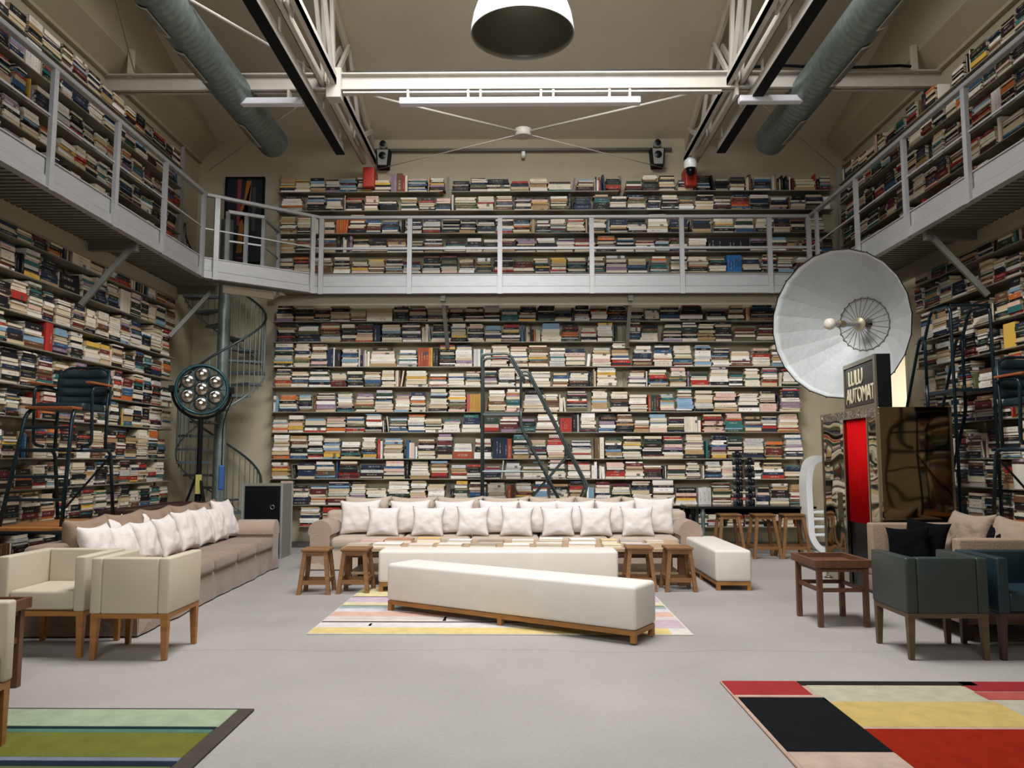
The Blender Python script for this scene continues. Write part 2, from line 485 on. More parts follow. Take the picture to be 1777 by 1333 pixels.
# pendant
t = thing('dome_pendant', 'big white dome pendant with grey inside hanging over the seating', 'lamp', (.02, 7.35, 5.6))
out = [(.5, 0), (.497, .06), (.475, .18), (.42, .34), (.33, .48), (.2, .58), (.1, .62), (.06, .64)]
inn = [(r - .012, z - (.0 if k == 0 else .006)) for k, (r, z) in enumerate(out)]
m = MB(); sg = 64
ro = []
for (r, z) in out + inn[::-1]:
    ro.append([m.bm.verts.new((r * math.cos(2 * PI * k / sg), r * math.sin(2 * PI * k / sg), z)) for k in range(sg)])
for a, b in zip(ro[:len(out)], ro[1:len(out)]):
    for k in range(sg): m.bm.faces.new([a[k], a[(k + 1) % sg], b[(k + 1) % sg], b[k]])
m.build('shade', lampw, t, smooth=True)
m = MB(); ro = []
for (r, z) in [(.5, 0)] + inn:
    ro.append([m.bm.verts.new((r * math.cos(2 * PI * k / sg), r * math.sin(2 * PI * k / sg), z)) for k in range(sg)])
for a, b in zip(ro, ro[1:]):
    for k in range(sg): m.bm.faces.new([a[k], a[(k + 1) % sg], b[(k + 1) % sg], b[k]])
m.build('inner_reflector', mat('inner_grey_enamel', '#8b8b80', .35, metal=.5), t, smooth=True)
MB().lathe([(.05, .4), (.07, .42), (.07, .62), (.04, .72)], seg=20).build('lamp_holder', alum, t, smooth='auto')
MB().tube([(0, 0, .7), (0, 0, roof(7.35) - 5.6)], .01, 6).build('cord', black_m, t)

# little fittings on the back wall
for x, side in ((-2.45, 'left'), (2.43, 'right')):
    t = thing('wall_speaker', f'small two-part black and grey loudspeaker high on the back wall, {side} one', 'speaker', (x, 13.72, 6.85), group='loudspeakers on the back wall')
    bm_ = MB(); vs = [(-.13, .14), (.13, .14), (.1, -.17), (-.1, -.17)]
    a = [bm_.bm.verts.new((p, -.08, z)) for p, z in vs]; b = [bm_.bm.verts.new((p, .13, z)) for p, z in vs]
    bm_.bm.faces.new(a); bm_.bm.faces.new(b[::-1])
    for i in range(4): bm_.bm.faces.new([a[i], b[i], b[(i + 1) % 4], a[(i + 1) % 4]])
    bm_.build('cabinet', black_m, t)
    bm_ = MB(); vs = [(-.1, .13), (.1, .13), (.075, -.15), (-.075, -.15)]
    a = [bm_.bm.verts.new((p, -.1, z)) for p, z in vs]; b = [bm_.bm.verts.new((p, -.07, z)) for p, z in vs]
    bm_.bm.faces.new(a); bm_.bm.faces.new(b[::-1])
    for i in range(4): bm_.bm.faces.new([a[i], b[i], b[(i + 1) % 4], a[(i + 1) % 4]])
    bm_.build('front_panel', mat('speaker_grey', '#8b8f86', .5), t)
    rx = Matrix.Rotation(PI / 2, 4, 'X')
    MB().lathe([(.065, 0), (.065, .012), (.03, .02), (.01, .02)], (0, -.1, .02), 24, rx).build('woofer', black_g, t, smooth='auto')
    MB().lathe([(.02, -.13), (.06, -.1), (.075, -.02), (.07, .04), (.02, .06)], (0, -.02, .24), 24, rx).build('tweeter_pod', mat('speaker_grey', '#8b8f86', .5), t, smooth=True)
    MB().lathe([(.055, 0), (.055, .01), (.02, .015)], (0, -.075, .25), 24, rx).build('tweeter', black_g, t, smooth='auto')
t = thing('dome_camera', 'white security dome camera hanging under the right truss end', 'camera', (2.9, 13.2, 6.45))
MB().lathe([(.1, 0), (.11, .03), (.11, .13), (.06, .18)], seg=24).build('housing', white_p, t, smooth='auto')
MB().lathe([(.02, -.13), (.05, -.115), (.075, -.07), (.085, 0)], seg=24).build('dome', black_g, t, smooth=True)
t = thing('motion_sensor', 'small white motion sensor on the back wall below the ceiling', 'sensor', (.05, 13.76, 6.88))
MB().box(-.035, .035, 0, .08, 0, .12).bev(.015, 2).build('body', white_p, t)
MB().lathe([(.02, -.01), (.03, 0), (.035, .03)], (0, .02, 0), 16).build('lens', mat('lens_grey', '#c8c8c0', .4), t)

# ------------------------------------------------------------------ mezzanine walkways
DZ = 4.5
WX = 4.78
WXO = 5.45


def deck_mat_build(t, x0, x1, y0, y1, along):
    m = MB()
    # corrugated underside
    if along == 'y':
        n = int((y1 - y0) / .1)
        for k in range(n):
            m.box(x0, x1, y0 + k * .1, y0 + k * .1 + .055, 4.22, 4.27)
    else:
        n = int((x1 - x0) / .1)
        for k in range(n):
            m.box(x0 + k * .1, x0 + k * .1 + .055, y0, y1, 4.22, 4.27)
    m.build('corrugated_underside', alum_d, t)
    MB().box(x0, x1, y0, y1, 4.27, 4.34).build('deck', alum_d, t)


def fascia(t, p0, p1, nrm):
    """lower beam plus toe board between two plan points, nrm = outward unit normal"""
    p0, p1, nv = Vector((*p0, 0)), Vector((*p1, 0)), Vector((*nrm, 0))
    m = MB()
    m.bar(p0 + Vector((0, 0, 4.26)) + nv * .02, p1 + Vector((0, 0, 4.26)) + nv * .02, .05, .11)
    m.bar(p0 + Vector((0, 0, 4.205)) + nv * .03, p1 + Vector((0, 0, 4.205)) + nv * .03, .09, .014)
    m.build('edge_beam', alum, t)
    m = MB(); m.bar(p0 + Vector((0, 0, 4.42)) + nv * .012, p1 + Vector((0, 0, 4.42)) + nv * .012, .02, .2)
    m.bar(p0 + Vector((0, 0, 4.515)) + nv * .016, p1 + Vector((0, 0, 4.515)) + nv * .016, .035, .014)
    m.bar(p0 + Vector((0, 0, 4.33)) + nv * .016, p1 + Vector((0, 0, 4.33)) + nv * .016, .035, .014)
    m.build('toe_board', alum, t)


def railing(t, p0, p1, posts, nrm, mid=.009):
    p0, p1, nv = Vector((*p0, 0)), Vector((*p1, 0)), Vector((*nrm, 0))
    MB().bar(p0 + Vector((0, 0, 5.47)) + nv * .045, p1 + Vector((0, 0, 5.47)) + nv * .045, .075, .055).bev(.012, 2).build('top_rail', alum, t)
    MB().bar(p0 + Vector((0, 0, 4.95)) + nv * .045, p1 + Vector((0, 0, 4.95)) + nv * .045, mid * 2, mid * 2).build('mid_rail', alum, t)
    d = (p1 - p0); L = d.length; d.normalize()
    for a in posts:
        q = p0 + d * a + nv * .055
        MB().bar(q + Vector((0, 0, 4.19)), q + Vector((0, 0, 5.45)), .075, .045, up=tuple(nv)).build('post', alum, t)


def strut(t, a, b):
    m = MB(); m.bar(a, b, .06, .06); m.build('strut', alum_d, t)


joist_m = mat('beige_joist', '#958d78', .6)
Y0 = 5.2
# left
t = thing('mezzanine_walkway', 'grey metal walkway along the left book wall', 'walkway', group='mezzanine walkways')
deck_mat_build(t, -WXO, -WX, Y0, 12.0, 'y')
MB().box(-5.5, -WX, 12.0, 12.3, 4.22, 4.34).build('deck', alum_d, t)
fascia(t, (-WX, Y0), (-WX, 11.62), (1, 0))
MB().box(-5.47, -5.4, Y0, 12.3, 4.02, 4.2).build('wall_joist', joist_m, t)
for y in (6.9, 9.7, 12.3):
    strut(t, (-4.86, y, 4.17), (-5.42, y - .2 if y > 12 else y - .1, 3.4)); MB().box(-5.42, -4.8, y - .04, y + .04, 4.1, 4.22).build('bracket', alum_d, t)
t = thing('safety_railing', 'grey metal railing along the left walkway', 'railing', group='walkway railings')
railing(t, (-WX, Y0), (-WX, 11.62), [a - Y0 for a in (6.41, 7.69, 8.96, 10.22, 11.5)], (1, 0))
# right
t = thing('mezzanine_walkway', 'grey metal walkway along the right book wall', 'walkway', group='mezzanine walkways')
deck_mat_build(t, WX, WXO, Y0, 13.5, 'y')
fascia(t, (WX, Y0), (WX, 12.8), (-1, 0))
MB().box(5.4, 5.47, Y0, 13.5, 4.02, 4.2).build('wall_joist', joist_m, t)
for y in (6.5, 9.3, 12.1):
    strut(t, (4.86, y, 4.17), (5.42, y - .15, 3.4)); MB().box(4.8, 5.42, y - .04, y + .04, 4.1, 4.22).build('bracket', alum_d, t)
t = thing('safety_railing', 'grey metal railing along the right walkway', 'railing', group='walkway railings')
railing(t, (WX, Y0), (WX, 12.8), [a - Y0 for a in (6.85, 8.2, 9.55, 10.96, 12.45)], (-1, 0))
# back
t = thing('mezzanine_walkway', 'bright metal walkway crossing in front of the back book wall', 'walkway', group='mezzanine walkways')
deck_mat_build(t, -3.35, WX, 12.82, 13.55, 'x')
fascia(t, (-3.33, 12.8), (WX, 12.8), (0, -1))
MB().box(-4.2, 5.3, 12.93, 12.97, 4.04, 4.21).build('wall_joist', joist_m, t)
for x in (-1.28, 1.8):
    strut(t, (x, 12.91, 4.15), (x + .02, 13.55, 3.42)); MB().box(x - .04, x + .04, 12.85, 13.5, 4.1, 4.22).build('bracket', alum_d, t)
t = thing('safety_railing', 'long straight metal railing in front of the back shelves', 'railing', group='walkway railings')
railing(t, (-3.33, 12.8), (WX, 12.8), [a + 3.33 for a in (-3.27, -1.82, -.34, 1.16, 2.63, 4.06, 4.7)], (0, -1), mid=.018)
# diagonal corner platform
t = thing('mezzanine_walkway', 'angled corner platform above the spiral stair', 'walkway', group='mezzanine walkways')
m = MB(); bm = m.bm
pl = [(-4.78, 11.62), (-3.33, 12.8), (-3.33, 13.55), (-3.9, 13.55), (-3.9, 12.75), (-4.78, 12.05)]
lo = [bm.verts.new((x, y, 4.22)) for x, y in pl]; hi = [bm.verts.new((x, y, 4.34)) for x, y in pl]
bm.faces.new(lo[::-1]); bm.faces.new(hi)
for i in range(6): bm.faces.new([lo[i], lo[(i + 1) % 6], hi[(i + 1) % 6], hi[i]])
m.build('deck', alum_d, t)
dn = Vector((1.18, -1.45, 0)).normalized()
fascia(t, (-4.76, 11.62), (-3.34, 12.78), (dn.x, dn.y))
MB().bar((-4.6, 12.02, 4.12), (-3.98, 12.53, 4.12), .05, .12).build('lower_board', mat('pale_board', '#a89a84', .7), t)
t = thing('safety_railing', 'short angled railing at the corner platform', 'railing', group='walkway railings')
railing(t, (-4.76, 11.62), (-3.34, 12.78), [.17, 1.72], (dn.x, dn.y))
t = thing('stair_guard', 'low inner railing around the top of the spiral stair', 'railing')
G = [(-4.62, 12.2), (-4.15, 12.5), (-4.15, 13.3)]
for a, b in zip(G, G[1:]):
    MB().bar((*a, 5.4), (*b, 5.4), .06, .05).build('top_rail', alum, t)
    MB().bar((*a, 4.93), (*b, 4.93), .025).build('mid_rail', alum, t)
for p in G + [(-4.38, 12.36)]:
    MB().bar((*p, 4.34), (*p, 5.4), .055).build('post', alum, t)

# ------------------------------------------------------------------ spiral stair
SX, SY = -4.92, 12.98
t = thing('spiral_staircase', 'grey steel spiral staircase in the left back corner', 'staircase', (SX, SY, 0))
MB().tube([(0, 0, 0), (0, 0, 5.5)], .1, 24).build('column', galv, t, smooth='auto')
RS = .66


def ang(z): return 2 * PI * (z - 2.85) / 2.75
nst = 21
tread_m = mat('chequered_tread', '#5a6465', .45, metal=.5, var=.2, vscale=60)
for k in range(nst):
    z = (k + 1) * 4.42 / (nst + .0); a = ang(z); da = math.radians(15.5)
    m = MB(); bm = m.bm
    pts = []
    for (r, th) in ((.09, -da * .9), (RS, -da), (RS + .015, 0), (RS, da), (.09, da * .9)):
        pts.append((r * math.cos(a + th), r * math.sin(a + th)))
    lo = [bm.verts.new((x, y, z - .035)) for x, y in pts]; hi = [bm.verts.new((x, y, z)) for x, y in pts]
    bm.faces.new(lo[::-1]); bm.faces.new(hi)
    for i in range(5): bm.faces.new([lo[i], lo[(i + 1) % 5], hi[(i + 1) % 5], hi[i]])
    m.build('tread', tread_m, t)
for k in range(nst * 3 - 1):
    z = (k / 3 + .7) * 4.42 / nst; a = ang(z) + .02
    if z < .1: continue
    x, y = RS * math.cos(a), RS * math.sin(a)
    MB().tube([(x, y, max(z - .12, .02)), (x, y, z + .88)], .008, 6).build('baluster', galv, t)
m = MB(); pts = []
for i in range(150):
    z = .1 + 4.35 * i / 149; a = ang(z)
    pts.append((RS * math.cos(a), RS * math.sin(a), z + .9))
m.tube(pts, .02, 8).build('handrail', dark_m, t, smooth=True)
pts = [(RS * math.cos(ang(z)), RS * math.sin(ang(z)), z - .06) for z in [.1 + 4.3 * i / 149 for i in range(150)]]
MB().tube(pts, .014, 6).build('stringer', galv, t, smooth=True)
# painting behind it
t = thing('framed_painting', 'tall dark framed abstract painting with pink and orange forms above the spiral stair', 'painting', (-4.94, 13.8, 5.76))
MB().box(-.33, .33, 0, .045, -.77, .77).build('canvas', mat('painting_navy', '#101722', .5), t)
m = MB()
for b in ((-.35, -.32, -.78, .78), (.32, .35, -.78, .78), (-.35, .35, -.79, -.76), (-.35, .35, .76, .79)):
    m.box(b[0], b[1], -.02, .045, b[2], b[3])
m.build('frame', black_m, t)


def flat(name, pts, col, parent, y=-.004, th=.003, mt=None):
    m = MB(); bm = m.bm
    a = [bm.verts.new((x, y, z)) for x, z in pts]; b = [bm.verts.new((x, y + th, z)) for x, z in pts]
    bm.faces.new(a); bm.faces.new(b[::-1])
    for i in range(len(pts)): bm.faces.new([a[i], a[(i + 1) % len(pts)], b[(i + 1) % len(pts)], b[i]])
    return m.build(name, mt or mat('paint_' + col.strip('#'), col, .6), parent)


flat('painted_shape', [(-.13, .75), (-.06, .75), (-.08, -.1), (-.13, -.1)], '#8a3040', t)
flat('painted_shape', [(.03, .72), (.12, .72), (.11, .35), (.02, .1), (-.08, -.05), (-.12, -.6), (-.02, -.6), (.0, -.1), (-.08, .2), (0, .42)], '#9a6020', t, -.006)
flat('painted_shape', [(.0, -.1), (.07, -.05), (.1, -.18), (.07, -.5), (.12, -.6), (0, -.6)], '#05070a', t, -.008)
flat('painted_shape', [(.14, .6), (.2, .6), (.2, -.2), (.14, -.2)], '#3a3f44', t, -.005)
flat('painted_shape', [(-.12, -.68), (.06, -.68), (.06, -.7), (-.12, -.7)], '#7a3040', t, -.007)

# ------------------------------------------------------------------ book shelving
LOW = [.38, .74, 1.18, 1.52, 1.97, 2.32, 2.75, 3.10, 3.53, 3.89]
UPP = [4.74, 5.11, 5.45, 5.86, 6.20]
FX, FYB = 5.45, 13.57     # shelf front planes
#   name -> (to world)  s along wall, d depth behind the front edge
W = {'back': lambda s, d, z: (s, FYB + d, z),
     'left': lambda s, d, z: (-FX - d, s, z),
     'right': lambda s, d, z: (FX + d, s, z)}
SHELVES = []   # wall, level index, z, height to the next board, s0, s1, storey
for i, z in enumerate(LOW):
    top = LOW[i + 1] if i < 9 else 4.2
    SHELVES.append(['back', i, z, top - z - .014, -4.27 if z > .4 else -3.75, 4.78 if z > 1.0 else 4.9, 'lower'])
    SHELVES.append(['left', i, z, top - z - .014, 6.5, 12.36, 'lower'])
    SHELVES.append(['right', i, z, top - z - .014, 6.5, 10.93 if z > 2.7 else 10.86, 'lower'])
for i, z in enumerate(UPP):
    top = UPP[i + 1] if i < 4 else z + .36
    SHELVES.append(['back', i, z, top - z - .014, -4.25, 5.42, 'upper'])
    SHELVES.append(['left', i, z, top - z - .014, 6.3, 12.38, 'upper'])
    SHELVES.append(['right', i, z, top - z - .014, 6.3, 13.3, 'upper'])
wall_label = {('back', 'lower'): 'grey wall shelving across the back wall below the walkway',
              ('back', 'upper'): 'grey wall shelving on the back wall above the walkway',
              ('left', 'lower'): 'grey wall shelving on the left wall below the walkway',
              ('left', 'upper'): 'grey wall shelving on the left wall above the walkway',
              ('right', 'lower'): 'grey wall shelving on the right wall below the walkway',
              ('right', 'upper'): 'grey wall shelving on the right wall above the walkway'}
roots = {}


def wbox(m, wall, s0, s1, d0, d1, z0, z1):
    a, b = W[wall](s0, d0, z0), W[wall](s1, d1, z1)
    return m.box(min(a[0], b[0]), max(a[0], b[0]), min(a[1], b[1]), max(a[1], b[1]), z0, z1)


for wall, i, z, h, s0, s1, st in SHELVES:
    k = (wall, st)
    if k not in roots:
        roots[k] = thing('wall_shelving', wall_label[k], 'shelving', group='grey wall shelving')
    m = MB()
    cuts = [(s0 - .04, s1 + .04)]
    if wall == 'back' and st == 'upper' and i == 4:
        cuts = [(s0 - .04, -1.42), (-1.22, 1.72), (1.82, s1)]
    for a, b in cuts:
        wbox(m, wall, a, b, 0.01, .27, z - .014, z)
    m.build('shelf', shelf_m, roots[k])
for k, rt in roots.items():
    wall, st = k
    zs = (.0, 4.1) if st == 'lower' else (4.36, 6.55)
    ends = {'back': (-4.32, -1.24, 1.8, 4.82) if st == 'lower' else (-4.3, -1.3, 1.77),
            'left': (12.42, 9.7, 7.0), 'right': (10.96, 8.3, 6.6) if st == 'lower' else (13.36, 10.4, 7.6)}[wall]
    for s in ends:
        m = MB(); dd = .0 if (s in (12.42, 13.36) and st == 'upper') else .24
        wbox(m, wall, s - .02, s + .02, dd, dd + (.04 if dd < .1 else .03), *zs)
        m.build('upright', alum if dd < .1 else shelf_m, rt)

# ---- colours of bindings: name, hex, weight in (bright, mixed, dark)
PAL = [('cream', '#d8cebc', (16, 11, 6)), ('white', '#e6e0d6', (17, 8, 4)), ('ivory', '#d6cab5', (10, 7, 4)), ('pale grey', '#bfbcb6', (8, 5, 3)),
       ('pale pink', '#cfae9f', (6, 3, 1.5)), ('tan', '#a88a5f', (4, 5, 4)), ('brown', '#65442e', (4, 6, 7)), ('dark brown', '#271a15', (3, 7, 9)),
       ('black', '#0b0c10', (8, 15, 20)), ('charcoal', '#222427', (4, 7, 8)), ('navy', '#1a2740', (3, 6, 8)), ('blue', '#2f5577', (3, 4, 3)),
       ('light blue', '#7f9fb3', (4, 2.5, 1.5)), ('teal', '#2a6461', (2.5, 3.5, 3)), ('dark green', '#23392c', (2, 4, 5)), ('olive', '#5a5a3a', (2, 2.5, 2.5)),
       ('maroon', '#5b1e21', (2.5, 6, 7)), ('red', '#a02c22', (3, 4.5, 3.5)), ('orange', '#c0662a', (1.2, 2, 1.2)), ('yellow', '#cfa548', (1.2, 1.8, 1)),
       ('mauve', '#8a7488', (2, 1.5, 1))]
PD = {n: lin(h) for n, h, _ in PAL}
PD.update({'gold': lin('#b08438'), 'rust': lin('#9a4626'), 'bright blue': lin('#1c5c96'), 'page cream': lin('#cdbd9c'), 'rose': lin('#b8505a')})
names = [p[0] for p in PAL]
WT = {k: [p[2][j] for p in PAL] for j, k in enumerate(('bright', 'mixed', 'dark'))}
PAGE = [lin('#d6caB2'), lin('#cdbfa2'), lin('#dfd7c8'), lin('#c4b08c')]


def tone(wall, st, i, s):  # dimness of the side walls is put into darker binding mixes
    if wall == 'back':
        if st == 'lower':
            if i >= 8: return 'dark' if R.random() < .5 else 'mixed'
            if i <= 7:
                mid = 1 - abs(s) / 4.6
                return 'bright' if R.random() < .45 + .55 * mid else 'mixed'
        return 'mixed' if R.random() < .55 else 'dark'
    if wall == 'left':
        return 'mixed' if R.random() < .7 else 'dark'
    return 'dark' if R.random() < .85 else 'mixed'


BOOKS = []   # dict per book


def add(wall, st, i, kind, s, d, z, ds, dd, dz, col, rot=0., out='spine', stack=0, pos=0, tilt=0.):
    BOOKS.append(dict(wall=wall, st=st, i=i, kind=kind, s=s, d=d, z=z, ds=ds, dd=dd, dz=dz, col=col, rot=rot, out=out, stack=stack, pos=pos, tilt=tilt, page=R.choice(PAGE), rnd=R.random()))


# sets of volumes seen in the photograph: (wall, storey, index): [(start, kind, data)]
SP = {('back', 'lower', 9): [(-2.74, 'flat', [('cream', .075, .44), ('cream', .075, .44), ('ivory', .07, .44)])],
      ('back', 'lower', 7): [(-3.35, 'up', [('navy', .06, .3), ('navy', .04, .31), ('white', .02, .33), ('charcoal', .05, .3), ('dark brown', .05, .3)]), (-2.62, 'flat', [('tan', .05, .46), ('cream', .04, .42), ('white', .04, .43), ('cream', .035, .4), ('white', .045, .4), ('pale pink', .03, .4), ('ivory', .035, .38), ('dark brown', .05, .36, 'GOYA')]), (-1.78, 'up', [('rust', .045, .325)] * 4 + [('orange', .04, .325), ('yellow', .03, .325), ('dark brown', .05, .32), ('dark brown', .05, .32)]),
                             (-.72, 'up', [('pale grey', .04, .3), ('pale grey', .04, .3), ('white', .035, .3), ('teal', .05, .29), ('white', .04, .3), ('ivory', .04, .29), ('cream', .05, .29)])],
      ('back', 'lower', 8): [(-2.45, 'up', [('navy', .06, .29), ('navy', .05, .29)]), (-.0, 'up', [('blue', .04, .29)])],
      ('back', 'lower', 5): [(-1.02, 'up', [('rose', .05, .3), ('gold', .05, .3), ('gold', .05, .3), ('gold', .055, .3), ('gold', .05, .31)]), (2.05, 'up', [('rust', .045, .28), ('dark green', .045, .28), ('dark green', .045, .28), ('maroon', .045, .28)])],
      ('back', 'lower', 3): [(-1.02, 'flat', [('rust', .12, .33), ('white', .03, .3), ('pale grey', .04, .3), ('cream', .035, .29), ('white', .03, .28)]),
                             (-.6, 'up', [('navy', .05, .36)] * 5 + [('rust', .07, .34)]), (-2.38, 'up', [('red', .05, .32), ('white', .035, .3)]), (-.98 + 2.0, 'up', [('brown', .05, .35), ('olive', .04, .35), ('cream', .07, .36)])],
      ('back', 'lower', 1): [(-.3 - .03, 'up', [('rust', .06, .33), ('maroon', .06, .34)]), (1.0, 'up', [('white', .03, .3), ('light blue', .04, .3), ('light blue', .05, .29)]), (2.48, 'flat', [('white', .045, .36), ('cream', .03, .34), ('yellow', .04, .33), ('maroon', .035, .34), ('pale pink', .05, .34), ('black', .035, .33), ('black', .05, .33, 'LOUIS VUITTON')]), (2.87, 'up', [('pale grey', .07, .29), ('pale grey', .07, .3), ('pale grey', .07, .29)])],
      ('back', 'upper', 1): [(3.3, 'up', [('black', .06, .24)] * 12)],
      ('back', 'upper', 0): [(3.44, 'up', [('bright blue', .05, .3)] * 5)],
      ('back', 'upper', 4): [(-2.42, 'up', [('mauve', .05, .3), ('mauve', .05, .3), ('brown', .1, .33), ('red', .05, .29), ('cream', .04, .29)])],
      ('back', 'lower', 2): [(-2.0, 'up', [('black', .05, .3)])],
      ('left', 'lower', 6): [(8.84, 'up', [('red', .07, .33), ('red', .07, .33)])],
      ('left', 'lower', 8): [(10.68, 'up', [('cream', .045, .3)] * 6), (9.2, 'flat', [('black', .09, .42), ('black', .1, .42)])],
      ('left', 'lower', 9): [(9.5, 'flat', [('cream', .04, .4)] * 6)],
      ('left', 'upper', 3): [(8.25, 'up', [('white', .055, .3)] * 5)],
      ('right', 'lower', 6): [(8.72, 'face', [('yellow', .22, .28)]), (8.55, 'up', [('red', .06, .3)])],
      ('right', 'lower', 2): [(8.3, 'gap', .36)],
      ('right', 'upper', 2): [(8.75, 'up', [('white', .06, .29)] * 3)]}
GAPS = {('back', 'lower', 1): [(-1.33, -1.2)], ('back', 'lower', 2): [(-1.33, -1.2)], ('back', 'upper', 4): [(-1.42, -1.2), (1.7, 1.84)], ('back', 'lower', 7): [(1.75, 1.82)],
        ('back', 'lower', 6): [(1.73, 1.84)], ('right', 'upper', 4): [(9.6, 10.1)], ('back', 'lower', 9): [(-1.32, -1.24), (1.76, 1.84)], ('back', 'lower', 8): [(-1.32, -1.24), (1.76, 1.84)]}
NSPINE = .76
for wall, i, z, h, s0, s1, st in SHELVES:
    sp = sorted(SP.get((wall, st, i), []), key=lambda q: q[0]); gaps = GAPS.get((wall, st, i), [])
    s = s0 + R.uniform(0, .04); stack = 0
    hi = h - .006
    top_row = (st == 'upper' and i == 4)
    while s < s1 - .1:
        gp = [g for g in gaps if g[0] - .12 < s < g[1]]
        if gp: s = gp[0][1]; continue
        stack += 1
        if sp and s + .14 >= sp[0][0]:
            s_, kind, data = sp.pop(0)
            if kind == 'gap': s += data; continue
            if kind == 'face':
                for (c, wd, ht) in data:
                    add(wall, st, i, 'face', s + wd / 2, .06, z + min(ht, hi) / 2, wd, .05, min(ht, hi), c, out='cover', stack=stack); s += wd + .02
                continue
            if kind == 'up':
                for q, (c, tk, ht) in enumerate(data):
                    ht = min(ht, hi)
                    add(wall, st, i, 'up', s + tk / 2, .11, z + ht / 2, tk - .002, .19, ht, c, stack=stack, pos=q + 1); s += tk
                s += .02; continue
            zz = z; wd = max(q[2] for q in data)
            for q, (c, tk, L, *tt) in enumerate(data):
                if zz + tk > z + hi: break
                add(wall, st, i, 'flat', s + wd / 2, .11, zz + tk / 2, L, .2, tk - .001, c, out='pages' if c in ('ivory',) else 'spine', stack=stack, pos=q + 1); zz += tk
                if tt: BOOKS[-1]['text'] = tt[0]; BOOKS[-1]['rnd'] = .99 / 13.7; BOOKS[-1]['d'] = .09
            s += wd + .03; continue
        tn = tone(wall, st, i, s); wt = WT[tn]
        up = R.random() < (.14 if not top_row else .2)
        if up:
            nb = R.choice([1, 1, 2, 3, 4, 6])
            same = R.random() < .3; c0 = R.choices(names, wt)[0]; h0 = R.uniform(.2, min(hi, .31)); t0 = R.uniform(.02, .045)
            lean = 0.
            for q in range(nb):
                tk = t0 if same else R.uniform(.014, .05)
                ht = h0 if same else min(hi, R.uniform(.19, .31))
                if s + tk > s1: break
                if q == nb - 1 and R.random() < .35: lean = R.choice([-1, 1]) * R.uniform(.06, .2)
                ex = abs(lean) * ht * .5
                add(wall, st, i, 'up', s + tk / 2 + ex, .09 + R.uniform(0, .03), z + ht / 2 - abs(lean) * ht * .02 + .002, tk - .001, R.uniform(.13, .17), ht, c0 if same else R.choices(names, wt)[0], stack=stack, pos=q + 1, tilt=lean, out='spine' if R.random() < .85 else 'pages')
                s += tk + ex * 1.6
            s += R.uniform(.004, .03)
        else:
            Lb = R.gauss(.288, .03) if wall == 'back' else R.gauss(.27, .03); Lb = max(.21, min(.36, Lb))
            big = R.random() < .12
            if big: Lb = R.uniform(.32, .4)
            tap = R.uniform(.08, .26)
            if s + Lb > s1: Lb = s1 - s
            if Lb < .15: break
            fill = R.uniform(.62, 1.) if not top_row else R.uniform(.45, .85)
            fill = min(.97, fill + .08)
            if st == 'upper': fill = min(fill, R.uniform(.74, .9))
            if R.random() < .3 and st == 'lower': fill = R.uniform(.93, 1)
            zz = z; q = 0; sc_ = s + Lb / 2; mw = Lb
            run = None
            while True:
                tk = max(.009, R.choice([R.gauss(.02, .005), R.gauss(.03, .008), R.gauss(.045, .012)]))
                if zz + tk > z + hi * fill: break
                L = Lb * (1 - tap * (zz - z) / h) + R.gauss(0, .011)
                L = min(L, Lb + .02)
                if run is None or R.random() < .8:
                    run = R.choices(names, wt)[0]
                q += 1
                jit = R.gauss(0, .008)
                rot = R.gauss(0, .03) if R.random() < .3 else R.gauss(0, .006)
                dep = min(.26, max(.12, L * R.uniform(.62, .75)))
                add(wall, st, i, 'flat', sc_ + jit, dep / 2 + .01 + abs(R.gauss(0, .012)), zz + tk / 2, L, dep, tk - .0008, run, rot=rot,
                    out='spine' if R.random() < NSPINE else 'pages', stack=stack, pos=q)
                zz += tk
            # something lying on top at another angle
            s += Lb + abs(R.gauss(.012, .012)) + .004
            if R.random() < .08: s += R.uniform(.02, .06)


# ---- geometry of one book: U-shaped cover and page block, in book space (x length/width, y depth, z thickness)
def world_box(b):
    """centre and three half-axis vectors: spine length, depth(into shelf), thickness"""
    c = Vector(W[b['wall']](b['s'], b['d'], b['z']))
    ws = Vector(W[b['wall']](1, 0, 0)) - Vector(W[b['wall']](0, 0, 0))
    wd = Vector(W[b['wall']](0, 1, 0)) - Vector(W[b['wall']](0, 0, 0))
    wz = Vector((0, 0, 1))
    if b['kind'] == 'flat':
        ca, sa = math.cos(b['rot']), math.sin(b['rot'])
        L = (ws * ca + wd * sa) * (b['ds'] / 2); D = (wd * ca - ws * sa) * (b['dd'] / 2); T = wz * (b['dz'] / 2)
    elif b['kind'] == 'up':
        ca, sa = math.cos(b['tilt']), math.sin(b['tilt'])
        T = (ws * ca - wz * sa) * (b['ds'] / 2); L = (wz * ca + ws * sa) * (b['dz'] / 2); D = wd * (b['dd'] / 2)
    else:
        L = wz * (b['dz'] / 2); T = wd * (b['dd'] / 2); D = ws * (b['ds'] / 2)
    if b['out'] == 'pages': D = -D
    return c, L, D, T


